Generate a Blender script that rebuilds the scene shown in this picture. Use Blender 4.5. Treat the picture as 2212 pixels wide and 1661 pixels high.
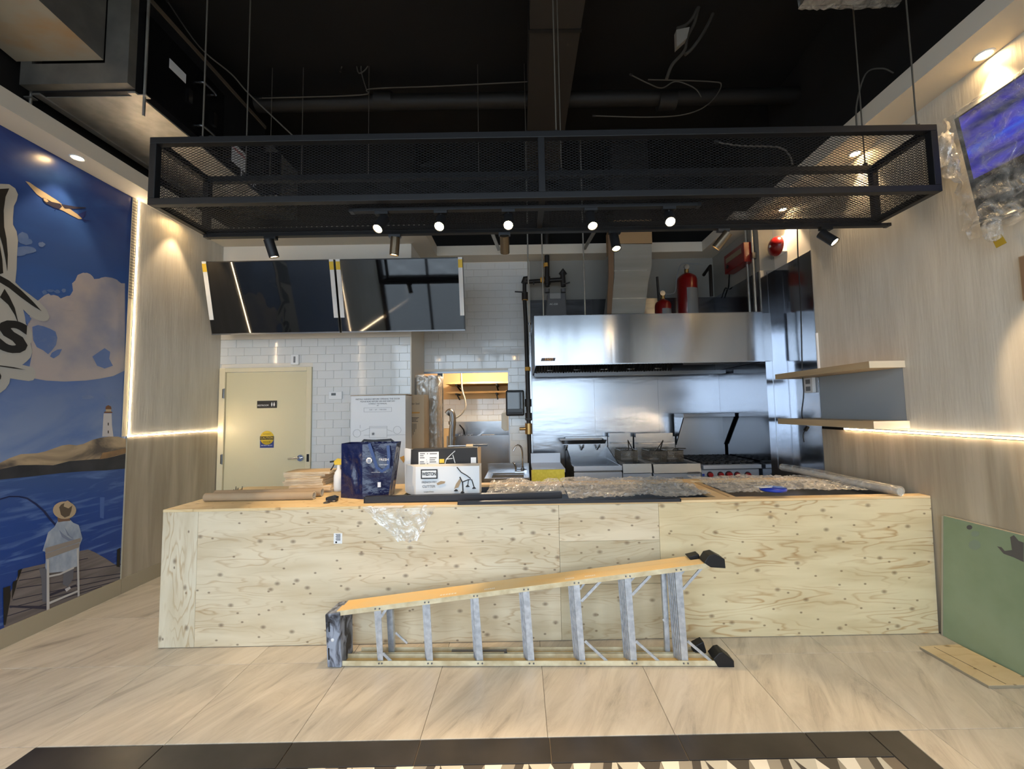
import bpy, math, random
import numpy as np
from mathutils import Matrix, Vector
random.seed(7)
for o in list(bpy.data.objects): bpy.data.objects.remove(o, do_unlink=True)
scene = bpy.context.scene
COL = scene.collection

# ------------------------------------------------------------------ camera
FPX, YAW, PITCH, ROLL, PPX = 867.83, -.0019, .0647, -.018, 1125.27
def cam_axes():
    cy, sy, cp, sp, cr, sr = math.cos(YAW), math.sin(YAW), math.cos(PITCH), math.sin(PITCH), math.cos(ROLL), math.sin(ROLL)
    f = Vector((-sy*cp, cy*cp, sp)); r = Vector((cy, sy, 0)); u = r.cross(f)
    return cr*r+sr*u, -sr*r+cr*u, f
RX, UX, FW = cam_axes()
CAM = Vector((0, 0, 1.6))
cd = bpy.data.cameras.new('camera'); cam = bpy.data.objects.new('camera', cd); COL.objects.link(cam)
cam.matrix_world = Matrix(((RX.x, UX.x, -FW.x, 0), (RX.y, UX.y, -FW.y, 0), (RX.z, UX.z, -FW.z, 1.6), (0, 0, 0, 1)))
cd.sensor_width = 36; cd.lens = 36*FPX/2212; cd.shift_x = -(PPX-1106)/2212; cd.clip_start = .05
scene.camera = cam

# ------------------------------------------------------------------ world, daylight, exposure
scene.view_settings.view_transform = 'Standard'; scene.view_settings.look = 'None'
scene.view_settings.gamma = 1; scene.view_settings.use_curve_mapping = False
scene.view_settings.exposure = 1.1
W = bpy.data.worlds.new('sky'); scene.world = W; W.use_nodes = True
bg = W.node_tree.nodes['Background']; bg.inputs[0].default_value = (.70, .85, 1, 1); bg.inputs[1].default_value = 2.7
def area(name, loc, rot, sx, sy, power, col, portal=False):
    l = bpy.data.lights.new(name, 'AREA'); l.shape = 'RECTANGLE'; l.size = sx; l.size_y = sy; l.energy = power; l.color = col
    o = bpy.data.objects.new(name, l); COL.objects.link(o); o.location = loc; o.rotation_euler = rot
    if portal:
        try: l.cycles.is_portal = True
        except Exception: pass
    return o
area('storefront_daylight', (-.3, -1.75, 2.0), (math.radians(90), 0, 0), 6.4, 3.5, 1, (1, 1, 1), portal=True)
SPOT_K = 1.0

# ------------------------------------------------------------------ helpers
def at(x, y, ax, val):
    """point of the plane ax=val seen at pixel x, y of the photograph"""
    d = (x-PPX)/FPX*RX - (y-830.5)/FPX*UX + FW
    i = 'XYZ'.index(ax); t = (val-CAM[i])/d[i]
    return CAM + t*d
def lin(c):
    return tuple(((v/255)/12.92 if v/255 <= .04045 else ((v/255+.055)/1.055)**2.4) for v in c)
MATS = {}
def mat(name, col, rough=.6, metal=0, col2=None, nscale=4, nstretch=(1, 1, 1), ramp=(.35, .65), bump=0, bscale=None, bstretch=None,
        emit=None, estr=0, alpha=1, coat=0, detail=4, distort=0, aniso=0, spec=.5, per_obj=False, trans=0, ior=1.45, arot=0):
    if name in MATS: return MATS[name]
    m = bpy.data.materials.new(name); m.use_nodes = True; MATS[name] = m
    nt = m.node_tree; N = nt.nodes; L = nt.links; b = N['Principled BSDF']
    b.inputs['Base Color'].default_value = (*lin(col), 1); b.inputs['Roughness'].default_value = rough
    b.inputs['Metallic'].default_value = metal; b.inputs['Specular IOR Level'].default_value = spec
    b.inputs['IOR'].default_value = ior
    if coat: b.inputs['Coat Weight'].default_value = coat; b.inputs['Coat Roughness'].default_value = .05
    if trans: b.inputs['Transmission Weight'].default_value = trans
    if emit: b.inputs['Emission Color'].default_value = (*lin(emit), 1); b.inputs['Emission Strength'].default_value = estr
    if alpha < 1: b.inputs['Alpha'].default_value = alpha
    if aniso:
        b.inputs['Anisotropic'].default_value = aniso; b.inputs['Anisotropic Rotation'].default_value = arot
        t = N.new('ShaderNodeTangent'); t.direction_type = 'RADIAL'; t.axis = 'Z'; L.new(t.outputs[0], b.inputs['Tangent'])
    tc = N.new('ShaderNodeTexCoord')
    def vec(st):
        mp = N.new('ShaderNodeMapping'); mp.inputs['Scale'].default_value = st
        L.new(tc.outputs['Object'], mp.inputs[0])
        if per_obj:
            oi = N.new('ShaderNodeObjectInfo'); ml = N.new('ShaderNodeVectorMath'); ml.operation = 'SCALE'
            cb = N.new('ShaderNodeCombineXYZ'); L.new(oi.outputs['Random'], cb.inputs[0]); L.new(oi.outputs['Random'], cb.inputs[1])
            L.new(cb.outputs[0], ml.inputs[0]); ml.inputs['Scale'].default_value = 37
            ad = N.new('ShaderNodeVectorMath'); L.new(tc.outputs['Object'], ad.inputs[0]); L.new(ml.outputs[0], ad.inputs[1]); L.new(ad.outputs[0], mp.inputs[0])
        return mp.outputs[0]
    if col2 is not None:
        n = N.new('ShaderNodeTexNoise'); n.inputs['Scale'].default_value = nscale; n.inputs['Detail'].default_value = detail; n.inputs['Distortion'].default_value = distort
        L.new(vec(nstretch), n.inputs[0])
        r = N.new('ShaderNodeValToRGB'); r.color_ramp.elements[0].position = ramp[0]; r.color_ramp.elements[1].position = ramp[1]
        r.color_ramp.elements[0].color = (*lin(col), 1); r.color_ramp.elements[1].color = (*lin(col2), 1)
        L.new(n.outputs['Fac'], r.inputs[0]); L.new(r.outputs[0], b.inputs['Base Color'])
    if bump:
        n2 = N.new('ShaderNodeTexNoise'); n2.inputs['Scale'].default_value = bscale or nscale; n2.inputs['Detail'].default_value = 3
        L.new(vec(bstretch or nstretch), n2.inputs[0])
        bp = N.new('ShaderNodeBump'); bp.inputs['Strength'].default_value = bump; bp.inputs['Distance'].default_value = .02
        L.new(n2.outputs['Fac'], bp.inputs['Height']); L.new(bp.outputs[0], b.inputs['Normal'])
    return m
def emis(name, col, s):
    if name in MATS: return MATS[name]
    m = bpy.data.materials.new(name); m.use_nodes = True; MATS[name] = m
    N = m.node_tree.nodes; b = N['Principled BSDF']; b.inputs['Base Color'].default_value = (*lin(col), 1)
    b.inputs['Emission Color'].default_value = (*lin(col), 1); b.inputs['Emission Strength'].default_value = s
    return m

class MB:
    def __init__(s): s.v = []; s.f = []; s.m = []; s.cur = 0; s.sm = []
    def add(s, vs, fs, smooth=False):
        o = len(s.v); s.v += [Vector(p) for p in vs]
        for f in fs: s.f.append([i+o for i in f]); s.m.append(s.cur); s.sm.append(smooth)
        return s
    def box(s, x0, x1, y0, y1, z0, z1):
        if x0 > x1: x0, x1 = x1, x0
        if y0 > y1: y0, y1 = y1, y0
        if z0 > z1: z0, z1 = z1, z0
        v = [(x0, y0, z0), (x1, y0, z0), (x1, y1, z0), (x0, y1, z0), (x0, y0, z1), (x1, y0, z1), (x1, y1, z1), (x0, y1, z1)]
        return s.add(v, [(0, 3, 2, 1), (4, 5, 6, 7), (0, 1, 5, 4), (1, 2, 6, 5), (2, 3, 7, 6), (3, 0, 4, 7)])
    def hexa(s, v):   # 8 corners, bottom 4 then top 4
        return s.add(v, [(0, 3, 2, 1), (4, 5, 6, 7), (0, 1, 5, 4), (1, 2, 6, 5), (2, 3, 7, 6), (3, 0, 4, 7)])
    def bar(s, p0, p1, w, h, up=(0, 0, 1)):
        p0, p1 = Vector(p0), Vector(p1); d = (p1-p0).normalized(); up = Vector(up)
        a = d.cross(up)
        if a.length < 1e-4: a = d.cross(Vector((1, 0, 0)))
        a.normalize(); b = a.cross(d).normalized(); a *= w/2; b *= h/2
        v = [p0-a-b, p0+a-b, p0+a+b, p0-a+b, p1-a-b, p1+a-b, p1+a+b, p1-a+b]
        return s.add(v, [(0, 3, 2, 1), (4, 5, 6, 7), (0, 1, 5, 4), (1, 2, 6, 5), (2, 3, 7, 6), (3, 0, 4, 7)])
    def prism(s, pts, vec):
        pts = [Vector(p) for p in pts]; n = len(pts); vec = Vector(vec)
        v = pts+[p+vec for p in pts]
        nrm = Vector((0, 0, 0))
        for i in range(n): nrm += (pts[i]-pts[0]).cross(pts[(i+1) % n]-pts[0])
        r = list(range(n))
        if nrm.dot(vec) > 0: fs = [r[::-1], [i+n for i in r]]+[(i, (i+1) % n, (i+1) % n+n, i+n) for i in r]
        else: fs = [r, [i+n for i in r][::-1]]+[((i+1) % n, i, i+n, (i+1) % n+n) for i in r]
        return s.add(v, fs)
    def cyl(s, p0, p1, r0, r1=None, n=14, caps=True):
        r1 = r0 if r1 is None else r1
        p0, p1 = Vector(p0), Vector(p1); d = (p1-p0).normalized()
        a = d.orthogonal().normalized(); b = d.cross(a)
        c = [(math.cos(2*math.pi*i/n), math.sin(2*math.pi*i/n)) for i in range(n)]
        v = [p0+(a*x+b*y)*r0 for x, y in c]+[p1+(a*x+b*y)*r1 for x, y in c]
        s.add(v, [(i, (i+1) % n, (i+1) % n+n, i+n) for i in range(n)], True)
        if caps:
            if r0 > 1e-5: s.add(v[:n], [tuple(range(n))[::-1]])
            if r1 > 1e-5: s.add(v[n:], [tuple(range(n))])
        return s
    def tube(s, pts, r, n=8, curved=True):
        pts = [Vector(p) for p in pts]
        if curved and len(pts) > 2:
            q = []
            for i in range(len(pts)-1):
                p0 = pts[max(i-1, 0)]; p1 = pts[i]; p2 = pts[i+1]; p3 = pts[min(i+2, len(pts)-1)]
                for k in range(6):
                    t = k/6; q.append(.5*((2*p1)+(-p0+p2)*t+(2*p0-5*p1+4*p2-p3)*t*t+(-p0+3*p1-3*p2+p3)*t**3))
            q.append(pts[-1]); pts = q
        ring = []; d = (pts[1]-pts[0]).normalized(); a = d.orthogonal().normalized()
        for i, p in enumerate(pts):
            d = (pts[min(i+1, len(pts)-1)]-pts[max(i-1, 0)])
            if d.length < 1e-9: d = Vector((0, 0, 1))
            d.normalize(); a = (a-d*a.dot(d))
            a = a.normalized() if a.length > 1e-6 else d.orthogonal().normalized()
            b = d.cross(a); ring.append([p+(a*math.cos(2*math.pi*k/n)+b*math.sin(2*math.pi*k/n))*r for k in range(n)])
        v = [p for R in ring for p in R]; fs = []
        for i in range(len(ring)-1):
            for k in range(n): fs.append((i*n+k, i*n+(k+1) % n, (i+1)*n+(k+1) % n, (i+1)*n+k))
        s.add(v, fs, True); s.add(ring[0], [tuple(range(n))[::-1]]); s.add(ring[-1], [tuple(range(n))])
        return s
    def lathe(s, prof, c, n=24, axis=(0, 0, 1)):
        c = Vector(c); d = Vector(axis).normalized(); a = d.orthogonal().normalized(); b = d.cross(a); v = []
        for r, h in prof: v += [c+d*h+(a*math.cos(2*math.pi*k/n)+b*math.sin(2*math.pi*k/n))*r for k in range(n)]
        fs = [(i*n+k, i*n+(k+1) % n, (i+1)*n+(k+1) % n, (i+1)*n+k) for i in range(len(prof)-1) for k in range(n)]
        return s.add(v, fs, True)
    def grid(s, fn, nu, nv, smooth=True):
        v = [fn(i/nu, j/nv) for j in range(nv+1) for i in range(nu+1)]
        fs = [(j*(nu+1)+i, j*(nu+1)+i+1, (j+1)*(nu+1)+i+1, (j+1)*(nu+1)+i) for j in range(nv) for i in range(nu)]
        return s.add(v, fs, smooth)
    def build(s, name, m, parent=None, bevel=0, solid=0):
        W_ = world_of(parent).inverted() if parent else Matrix()
        me = bpy.data.meshes.new(name); me.from_pydata([W_@p for p in s.v], [], s.f)
        for mm in (m if isinstance(m, (list, tuple)) else [m]): me.materials.append(mm)
        me.polygons.foreach_set('material_index', s.m); me.polygons.foreach_set('use_smooth', s.sm); me.update()
        o = bpy.data.objects.new(name, me); COL.objects.link(o)
        if parent: o.parent = parent
        if bevel:
            b = o.modifiers.new('bevel', 'BEVEL'); b.width = bevel; b.segments = 2; b.limit_method = 'ANGLE'
        if solid:
            b = o.modifiers.new('solid', 'SOLIDIFY'); b.thickness = solid
        return o
def world_of(o):
    M = Matrix()
    while o: M = Matrix.LocRotScale(o.location, o.rotation_euler, o.scale) @ M; o = o.parent
    return M
def tag(o, label=None, cat=None, group=None, kind=None):
    if label: o['label'] = label
    if cat: o['category'] = cat
    if group: o['group'] = group
    if kind: o['kind'] = kind
    return o
def thing(name, label, cat, loc=(0, 0, 0), rz=0, group=None):
    o = bpy.data.objects.new(name, None); COL.objects.link(o); o.location = loc; o.rotation_euler = (0, 0, rz); o.empty_display_size = .1
    return tag(o, label, cat, group)
def struct_empty(name, loc=(0, 0, 0)):
    o = bpy.data.objects.new(name, None); COL.objects.link(o); o.location = loc; o['kind'] = 'structure'; return o
def copy_tree(o, parent=None):
    c = o.copy(); COL.objects.link(c); c.parent = parent
    for ch in list(o.children): copy_tree(ch, c)
    return c
def spot(parent, p, target, power, size=60, blend=.5, col=(1, .72, .42), r=.02):
    l = bpy.data.lights.new('lamp_light', 'SPOT'); l.energy = power*SPOT_K; l.spot_size = math.radians(size); l.spot_blend = blend; l.color = col; l.shadow_soft_size = r
    o = bpy.data.objects.new('lamp_light', l); COL.objects.link(o)
    q = (Vector(target)-Vector(p)).to_track_quat('-Z', 'Y'); M = Matrix.Translation(Vector(p)) @ q.to_matrix().to_4x4()
    if parent: o.parent = parent; M = world_of(parent).inverted() @ M
    o.matrix_local = M if parent else M
    return o
def text(name, s, size, loc, facing, m, parent, depth=.001, spacing=1, align='CENTER', sx=1, tilt=0, bold=0):
    c = bpy.data.curves.new(name, 'FONT'); c.body = s; c.size = size; c.align_x = align; c.align_y = 'CENTER'; c.extrude = depth; c.space_character = spacing; c.offset = bold
    c.resolution_u = 3
    t = bpy.data.objects.new(name, c); COL.objects.link(t); bpy.context.view_layer.update()
    me = bpy.data.meshes.new_from_object(t); bpy.data.objects.remove(t)
    R = {'-Y': Matrix.Rotation(math.pi/2, 4, 'X'), '+X': Matrix.Rotation(math.pi/2, 4, 'Z') @ Matrix.Rotation(math.pi/2, 4, 'X'),
         '+Z': Matrix()}[facing] if isinstance(facing, str) else facing
    me.transform(world_of(parent).inverted() @ Matrix.Translation(Vector(loc)) @ R @ Matrix.Rotation(tilt, 4, 'Z') @ Matrix.Diagonal((sx, 1, 1, 1)))
    me.materials.clear(); me.materials.append(m)
    for p in me.polygons: p.material_index = 0
    o = bpy.data.objects.new(name, me); COL.objects.link(o); o.parent = parent
    return o
def pbox(mb, x0, y0, x1, y1, Y, depth):
    """box whose front face lies in the plane at distance Y"""
    a = at(x0, (y0+y1)/2, 'Y', Y); b = at(x1, (y0+y1)/2, 'Y', Y); t = at((x0+x1)/2, y0, 'Y', Y); q = at((x0+x1)/2, y1, 'Y', Y)
    mb.box(a.x, b.x, Y, Y+depth, q.z, t.z); return (a.x, b.x, q.z, t.z)

# ------------------------------------------------------------------ materials
XL, XR, YD, YB = -3.677, 2.903, 4.90, 5.55
white_paint = mat('white_paint', (222, 216, 205), .55)
shade_grey_paint = mat('shade_grey_paint', (140, 137, 131), .7)  # white wall paint greyed, shade above the hood put into the colour
soffit_paint = mat('soffit_paint', (212, 203, 188), .6)
black_ceil = mat('black_ceiling', (15, 13, 11), .95, col2=(21, 17, 13), nscale=1.3)
dark_pipe = mat('dark_painted_pipe', (26, 23, 20), .6)
linen = mat('linen_panel', (194, 188, 175), .45, col2=(206, 201, 189), nscale=14, nstretch=(1, 1, .12), ramp=(.35, .7), bump=.12, bscale=60, bstretch=(1, 1, .08))
oak = mat('oak_panel', (162, 149, 128), .5, col2=(188, 176, 155), nscale=9, nstretch=(1, 1, .09), ramp=(.35, .68), distort=.6, bump=.1, bscale=30, bstretch=(1, 1, .06))
taupe = mat('taupe_baseboard', (168, 156, 132), .45)
tile_w = mat('white_glazed_tile', (214, 216, 216), .08, bump=.12, bscale=5, per_obj=True, coat=.4)
grout = mat('light_grout', (206, 204, 198), .8)
floor_grout = mat('floor_grout', (120, 108, 92), .9)
steel_v = mat('brushed_steel_front', (172, 175, 180), .2, 1, aniso=.85, arot=.25, bump=.10, bscale=1.6, bstretch=(2.2, 1, .12))
steel_h = mat('brushed_steel_wall', (158, 161, 167), .22, 1, aniso=.6, arot=0, bump=.16, bscale=2.2, bstretch=(.5, 1, 2.4))
steel = mat('stainless_steel', (168, 171, 176), .24, 1, bump=.05, bscale=5)
satin = mat('satin_steel', (176, 182, 192), .38, .55)
deck_m = mat('satin_deck', (150, 147, 142), .4, .5)
steel_d = mat('dull_steel', (128, 130, 134), .35, 1)
galv = mat('galvanised_steel', (168, 164, 156), .42, .75, col2=(192, 188, 180), nscale=9, detail=6, bump=.05, bscale=3)
black_metal = mat('black_metal', (27, 27, 29), .5, .2)
black_p = mat('black_plastic', (22, 22, 24), .35)
black_gloss = mat('black_gloss', (10, 10, 12), .04, spec=.8)
chrome = mat('chrome', (215, 215, 218), .12, 1)
alu = mat('aluminium', (176, 184, 196), .42, .85, col2=(205, 212, 222), nscale=30)
kraft = mat('kraft_card', (160, 138, 110), .8, col2=(172, 150, 122), nscale=3, nstretch=(1, 1, .2))
pine = mat('pine_lumber', (222, 188, 138), .6, col2=(236, 208, 162), nscale=7, nstretch=(.15, 1, 1), distort=1)
white_card = mat('white_card', (226, 228, 230), .6)
ink = mat('dark_ink', (35, 35, 38), .6)
grey_ink = mat('grey_ink', (120, 122, 126), .6)
navy = mat('navy_plastic', (20, 27, 66), .22, bump=.5, bscale=18, coat=.3)
blue_strap = mat('blue_strap', (42, 66, 118), .4)
yellow = mat('yellow_plastic', (224, 190, 60), .5)
white_ink = mat('white_ink', (225, 225, 228), .6)
red = mat('red_enamel', (112, 12, 12), .3, coat=.4)
lampglow = emis('lamp_glow', (255, 214, 150), 60)
ledglow = emis('led_glow', (255, 222, 170), 14)

def film_mat(lo=.12, hi=.62, nm='clear_plastic_film'):
    m = bpy.data.materials.new(nm); m.use_nodes = True; nt = m.node_tree; N = nt.nodes; L = nt.links
    N.remove(N['Principled BSDF']); out = N['Material Output']
    tr = N.new('ShaderNodeBsdfTransparent'); gl = N.new('ShaderNodeBsdfGlossy'); gl.inputs['Roughness'].default_value = .12; gl.inputs[0].default_value = (.95, .95, .93, 1)
    df = N.new('ShaderNodeBsdfDiffuse'); df.inputs[0].default_value = (.92, .88, .8, 1)
    tc = N.new('ShaderNodeTexCoord'); n = N.new('ShaderNodeTexNoise'); n.inputs['Scale'].default_value = 9; n.inputs['Detail'].default_value = 5; n.inputs['Distortion'].default_value = 1.5
    L.new(tc.outputs['Object'], n.inputs[0]); bp = N.new('ShaderNodeBump'); bp.inputs['Strength'].default_value = .9; bp.inputs['Distance'].default_value = .03
    L.new(n.outputs['Fac'], bp.inputs['Height']); L.new(bp.outputs[0], gl.inputs['Normal'])
    m1 = N.new('ShaderNodeMixShader'); m1.inputs[0].default_value = .5; L.new(gl.outputs[0], m1.inputs[1]); L.new(df.outputs[0], m1.inputs[2])
    m2 = N.new('ShaderNodeMixShader'); r = N.new('ShaderNodeMapRange'); r.inputs[1].default_value = .35; r.inputs[2].default_value = .7; r.inputs[3].default_value = lo; r.inputs[4].default_value = hi
    L.new(n.outputs['Fac'], r.inputs[0]); L.new(r.outputs[0], m2.inputs[0]); L.new(tr.outputs[0], m2.inputs[1]); L.new(m1.outputs[0], m2.inputs[2]); L.new(m2.outputs[0], out.inputs[0])
    return m
film = film_mat(); film_c = film_mat(.34, .84, 'cloudy_plastic_film')
def glass_mat():
    m = bpy.data.materials.new('window_glass'); m.use_nodes = True; N = m.node_tree.nodes; L = m.node_tree.links
    N.remove(N['Principled BSDF']); tr = N.new('ShaderNodeBsdfTransparent'); gl = N.new('ShaderNodeBsdfGlossy'); gl.inputs['Roughness'].default_value = 0
    mx = N.new('ShaderNodeMixShader'); mx.inputs[0].default_value = .06; L.new(tr.outputs[0], mx.inputs[1]); L.new(gl.outputs[0], mx.inputs[2]); L.new(mx.outputs[0], N['Material Output'].inputs[0])
    return m
glass = glass_mat()
def ply_mat(name, base, line, knot, vert=False, rings=1.0, flat=False):
    m = bpy.data.materials.new(name); m.use_nodes = True; nt = m.node_tree; N = nt.nodes; L = nt.links; b = N['Principled BSDF']; b.inputs['Roughness'].default_value = .6
    tc = N.new('ShaderNodeTexCoord'); mp = N.new('ShaderNodeMapping'); mp.inputs['Scale'].default_value = (3, 1, .55) if vert else (.50, 1, 3.0)
    oi = N.new('ShaderNodeObjectInfo'); cb = N.new('ShaderNodeCombineXYZ'); mu = N.new('ShaderNodeMath'); mu.operation = 'MULTIPLY'; mu.inputs[1].default_value = 23
    L.new(oi.outputs['Random'], mu.inputs[0]); L.new(mu.outputs[0], cb.inputs[0]); L.new(mu.outputs[0], cb.inputs[2])
    ad = N.new('ShaderNodeVectorMath'); L.new(tc.outputs['Object'], ad.inputs[0]); L.new(cb.outputs[0], ad.inputs[1]); L.new(ad.outputs[0], mp.inputs[0])
    n = N.new('ShaderNodeTexNoise'); n.inputs['Scale'].default_value = 1.6*rings; n.inputs['Detail'].default_value = 3.5; n.inputs['Roughness'].default_value = .5; L.new(mp.outputs[0], n.inputs[0])
    m1 = N.new('ShaderNodeMath'); m1.operation = 'MULTIPLY'; m1.inputs[1].default_value = 19; L.new(n.outputs['Fac'], m1.inputs[0])
    fr = N.new('ShaderNodeMath'); fr.operation = 'FRACT'; L.new(m1.outputs[0], fr.inputs[0])
    r = N.new('ShaderNodeValToRGB'); e = r.color_ramp.elements; e[0].position = 0; e[0].color = (*lin(base), 1); e[1].position = 1; e[1].color = (*lin(base), 1)
    x = e.new(.62); x.color = (*lin(base), 1); x = e.new(.86); x.color = (*lin(line), 1); L.new(fr.outputs[0], r.inputs[0])
    nm = N.new('ShaderNodeTexNoise'); nm.inputs['Scale'].default_value = 2.2; nm.inputs['Detail'].default_value = 1; L.new(mp.outputs[0], nm.inputs[0]); mk0 = N.new('ShaderNodeMapRange'); mk0.inputs[1].default_value = .38; mk0.inputs[2].default_value = .62; L.new(nm.outputs['Fac'], mk0.inputs[0])
    mx0 = N.new('ShaderNodeMix'); mx0.data_type = 'RGBA'; L.new(mk0.outputs[0], mx0.inputs[0]); mx0.inputs[6].default_value = (*lin(base), 1); L.new(r.outputs[0], mx0.inputs[7])
    # slow warm / pale mottling of the veneer
    n2 = N.new('ShaderNodeTexNoise'); n2.inputs['Scale'].default_value = 2.5; n2.inputs['Detail'].default_value = 4; L.new(mp.outputs[0], n2.inputs[0])
    mx = N.new('ShaderNodeMix'); mx.data_type = 'RGBA'; mx.blend_type = 'MULTIPLY'; rr = N.new('ShaderNodeValToRGB'); rr.color_ramp.elements[0].position = .28; rr.color_ramp.elements[1].position = .62
    rr.color_ramp.elements[0].color = (.74, .67, .56, 1); rr.color_ramp.elements[1].color = (1, 1, 1, 1); L.new(n2.outputs['Fac'], rr.inputs[0])
    mx.inputs[0].default_value = .8; L.new(mx0.outputs[2], mx.inputs[6]); L.new(rr.outputs[0], mx.inputs[7])
    v = N.new('ShaderNodeTexVoronoi'); v.voronoi_dimensions = '2D'; v.inputs['Scale'].default_value = 7.5
    s3 = N.new('ShaderNodeSeparateXYZ'); L.new(ad.outputs[0], s3.inputs[0]); c3 = N.new('ShaderNodeCombineXYZ'); L.new(s3.outputs[0], c3.inputs[0]); L.new(s3.outputs[2 if not flat else 1], c3.inputs[1])
    mp2 = N.new('ShaderNodeMapping'); mp2.inputs['Scale'].default_value = (.8, 1.2, 1) if not vert else (1.2, .8, 1); L.new(c3.outputs[0], mp2.inputs[0]); L.new(mp2.outputs[0], v.inputs[0])
    kr = N.new('ShaderNodeMapRange'); kr.inputs[1].default_value = .03; kr.inputs[2].default_value = .075; kr.inputs[3].default_value = 1; kr.inputs[4].default_value = 0; L.new(v.outputs['Distance'], kr.inputs[0])
    # only some cells carry a knot
    sp = N.new('ShaderNodeSeparateColor'); L.new(v.outputs['Color'], sp.inputs[0]); gt = N.new('ShaderNodeMath'); gt.operation = 'GREATER_THAN'; gt.inputs[1].default_value = .35; L.new(sp.outputs[0], gt.inputs[0])
    v2 = N.new('ShaderNodeTexVoronoi'); v2.voronoi_dimensions = '2D'; v2.inputs['Scale'].default_value = 3.6; L.new(mp2.outputs[0], v2.inputs[0])
    k2 = N.new('ShaderNodeMapRange'); k2.inputs[1].default_value = .02; k2.inputs[2].default_value = .075; k2.inputs[3].default_value = .9; k2.inputs[4].default_value = 0; L.new(v2.outputs['Distance'], k2.inputs[0])
    mk = N.new('ShaderNodeMath'); mk.operation = 'MULTIPLY'; L.new(kr.outputs[0], mk.inputs[0]); L.new(gt.outputs[0], mk.inputs[1])
    mk2 = N.new('ShaderNodeMath'); mk2.operation = 'MULTIPLY'; mk2.inputs[1].default_value = .75; mk3 = N.new('ShaderNodeMath'); mk3.operation = 'MAXIMUM'; L.new(mk.outputs[0], mk3.inputs[0]); L.new(k2.outputs[0], mk3.inputs[1]); L.new(mk3.outputs[0], mk2.inputs[0])
    mx2 = N.new('ShaderNodeMix'); mx2.data_type = 'RGBA'; L.new(mk2.outputs[0], mx2.inputs[0]); L.new(mx.outputs[2], mx2.inputs[6]); mx2.inputs[7].default_value = (*lin(knot), 1)
    L.new(mx2.outputs[2], b.inputs['Base Color'])
    return m
ply = ply_mat('plywood_face', (218, 204, 176), (192, 168, 134), (104, 80, 60))
ply_v = ply_mat('plywood_upright_grain', (216, 205, 180), (192, 170, 136), (104, 80, 60), vert=True)
ply_y = ply_mat('plywood_warm', (220, 204, 166), (188, 154, 108), (112, 82, 54), rings=.8)
ply_p = ply_mat('plywood_patched', (202, 190, 162), (182, 162, 130), (112, 88, 62))
def stone_mat():
    m = bpy.data.materials.new('veined_stone_tile'); m.use_nodes = True; nt = m.node_tree; N = nt.nodes; L = nt.links; b = N['Principled BSDF']; b.inputs['Roughness'].default_value = .38
    tc = N.new('ShaderNodeTexCoord'); oi = N.new('ShaderNodeObjectInfo'); mu = N.new('ShaderNodeMath'); mu.operation = 'MULTIPLY'; mu.inputs[1].default_value = 31; L.new(oi.outputs['Random'], mu.inputs[0])
    cb = N.new('ShaderNodeCombineXYZ'); L.new(mu.outputs[0], cb.inputs[0]); L.new(mu.outputs[0], cb.inputs[1]); ad = N.new('ShaderNodeVectorMath'); L.new(tc.outputs['Object'], ad.inputs[0]); L.new(cb.outputs[0], ad.inputs[1])
    mr = N.new('ShaderNodeMapping'); mr.inputs['Rotation'].default_value = (0, 0, math.radians(28)); L.new(ad.outputs[0], mr.inputs[0])
    mp = N.new('ShaderNodeMapping'); mp.inputs['Scale'].default_value = (4.2, .8, 1); L.new(mr.outputs[0], mp.inputs[0])
    n = N.new('ShaderNodeTexNoise'); n.inputs['Scale'].default_value = 2.0; n.inputs['Detail'].default_value = 10; n.inputs['Roughness'].default_value = .7; n.inputs['Distortion'].default_value = .9; L.new(mp.outputs[0], n.inputs[0])
    r = N.new('ShaderNodeValToRGB'); e = r.color_ramp.elements; e[0].position = .28; e[0].color = (*lin((152, 142, 128)), 1); e[1].position = .75; e[1].color = (*lin((212, 204, 188)), 1)
    x = e.new(.43); x.color = (*lin((188, 178, 161)), 1); x = e.new(.56); x.color = (*lin((202, 192, 175)), 1); L.new(n.outputs['Fac'], r.inputs[0]); L.new(r.outputs[0], b.inputs['Base Color'])
    bp = N.new('ShaderNodeBump'); bp.inputs['Strength'].default_value = .12; bp.inputs['Distance'].default_value = .01; L.new(n.outputs['Fac'], bp.inputs['Height']); L.new(bp.outputs[0], b.inputs['Normal'])
    return m
stone = stone_mat()
black_tile = mat('black_stone_tile', (44, 40, 37), .3, col2=(58, 53, 49), nscale=5, detail=8, per_obj=True)

# ------------------------------------------------------------------ room shell
FL = struct_empty('floor')
MB().box(XL-.1, 3.1, -1.9, 7.6, -.08, -.006).build('floor_bed', floor_grout, FL)
G = .6255; X0T = -2.398-2*G-.0; YT = 2.078
def tile_mesh(name, sx, sy, t, m, bev=.0015):
    b = bev; z1 = t
    v = [(-sx/2, -sy/2, 0), (sx/2, -sy/2, 0), (sx/2, sy/2, 0), (-sx/2, sy/2, 0), (-sx/2, -sy/2, z1-b), (sx/2, -sy/2, z1-b), (sx/2, sy/2, z1-b), (-sx/2, sy/2, z1-b),
         (-sx/2+b, -sy/2+b, z1), (sx/2-b, -sy/2+b, z1), (sx/2-b, sy/2-b, z1), (-sx/2+b, sy/2-b, z1)]
    f = [(0, 3, 2, 1), (8, 9, 10, 11)]+[(i, (i+1) % 4, (i+1) % 4+4, i+4) for i in range(4)]+[(i+4, (i+1) % 4+4, (i+1) % 4+8, i+8) for i in range(4)]
    me = bpy.data.meshes.new(name); me.from_pydata(v, [], f); me.materials.append(m); return me
cache = {}
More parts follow.
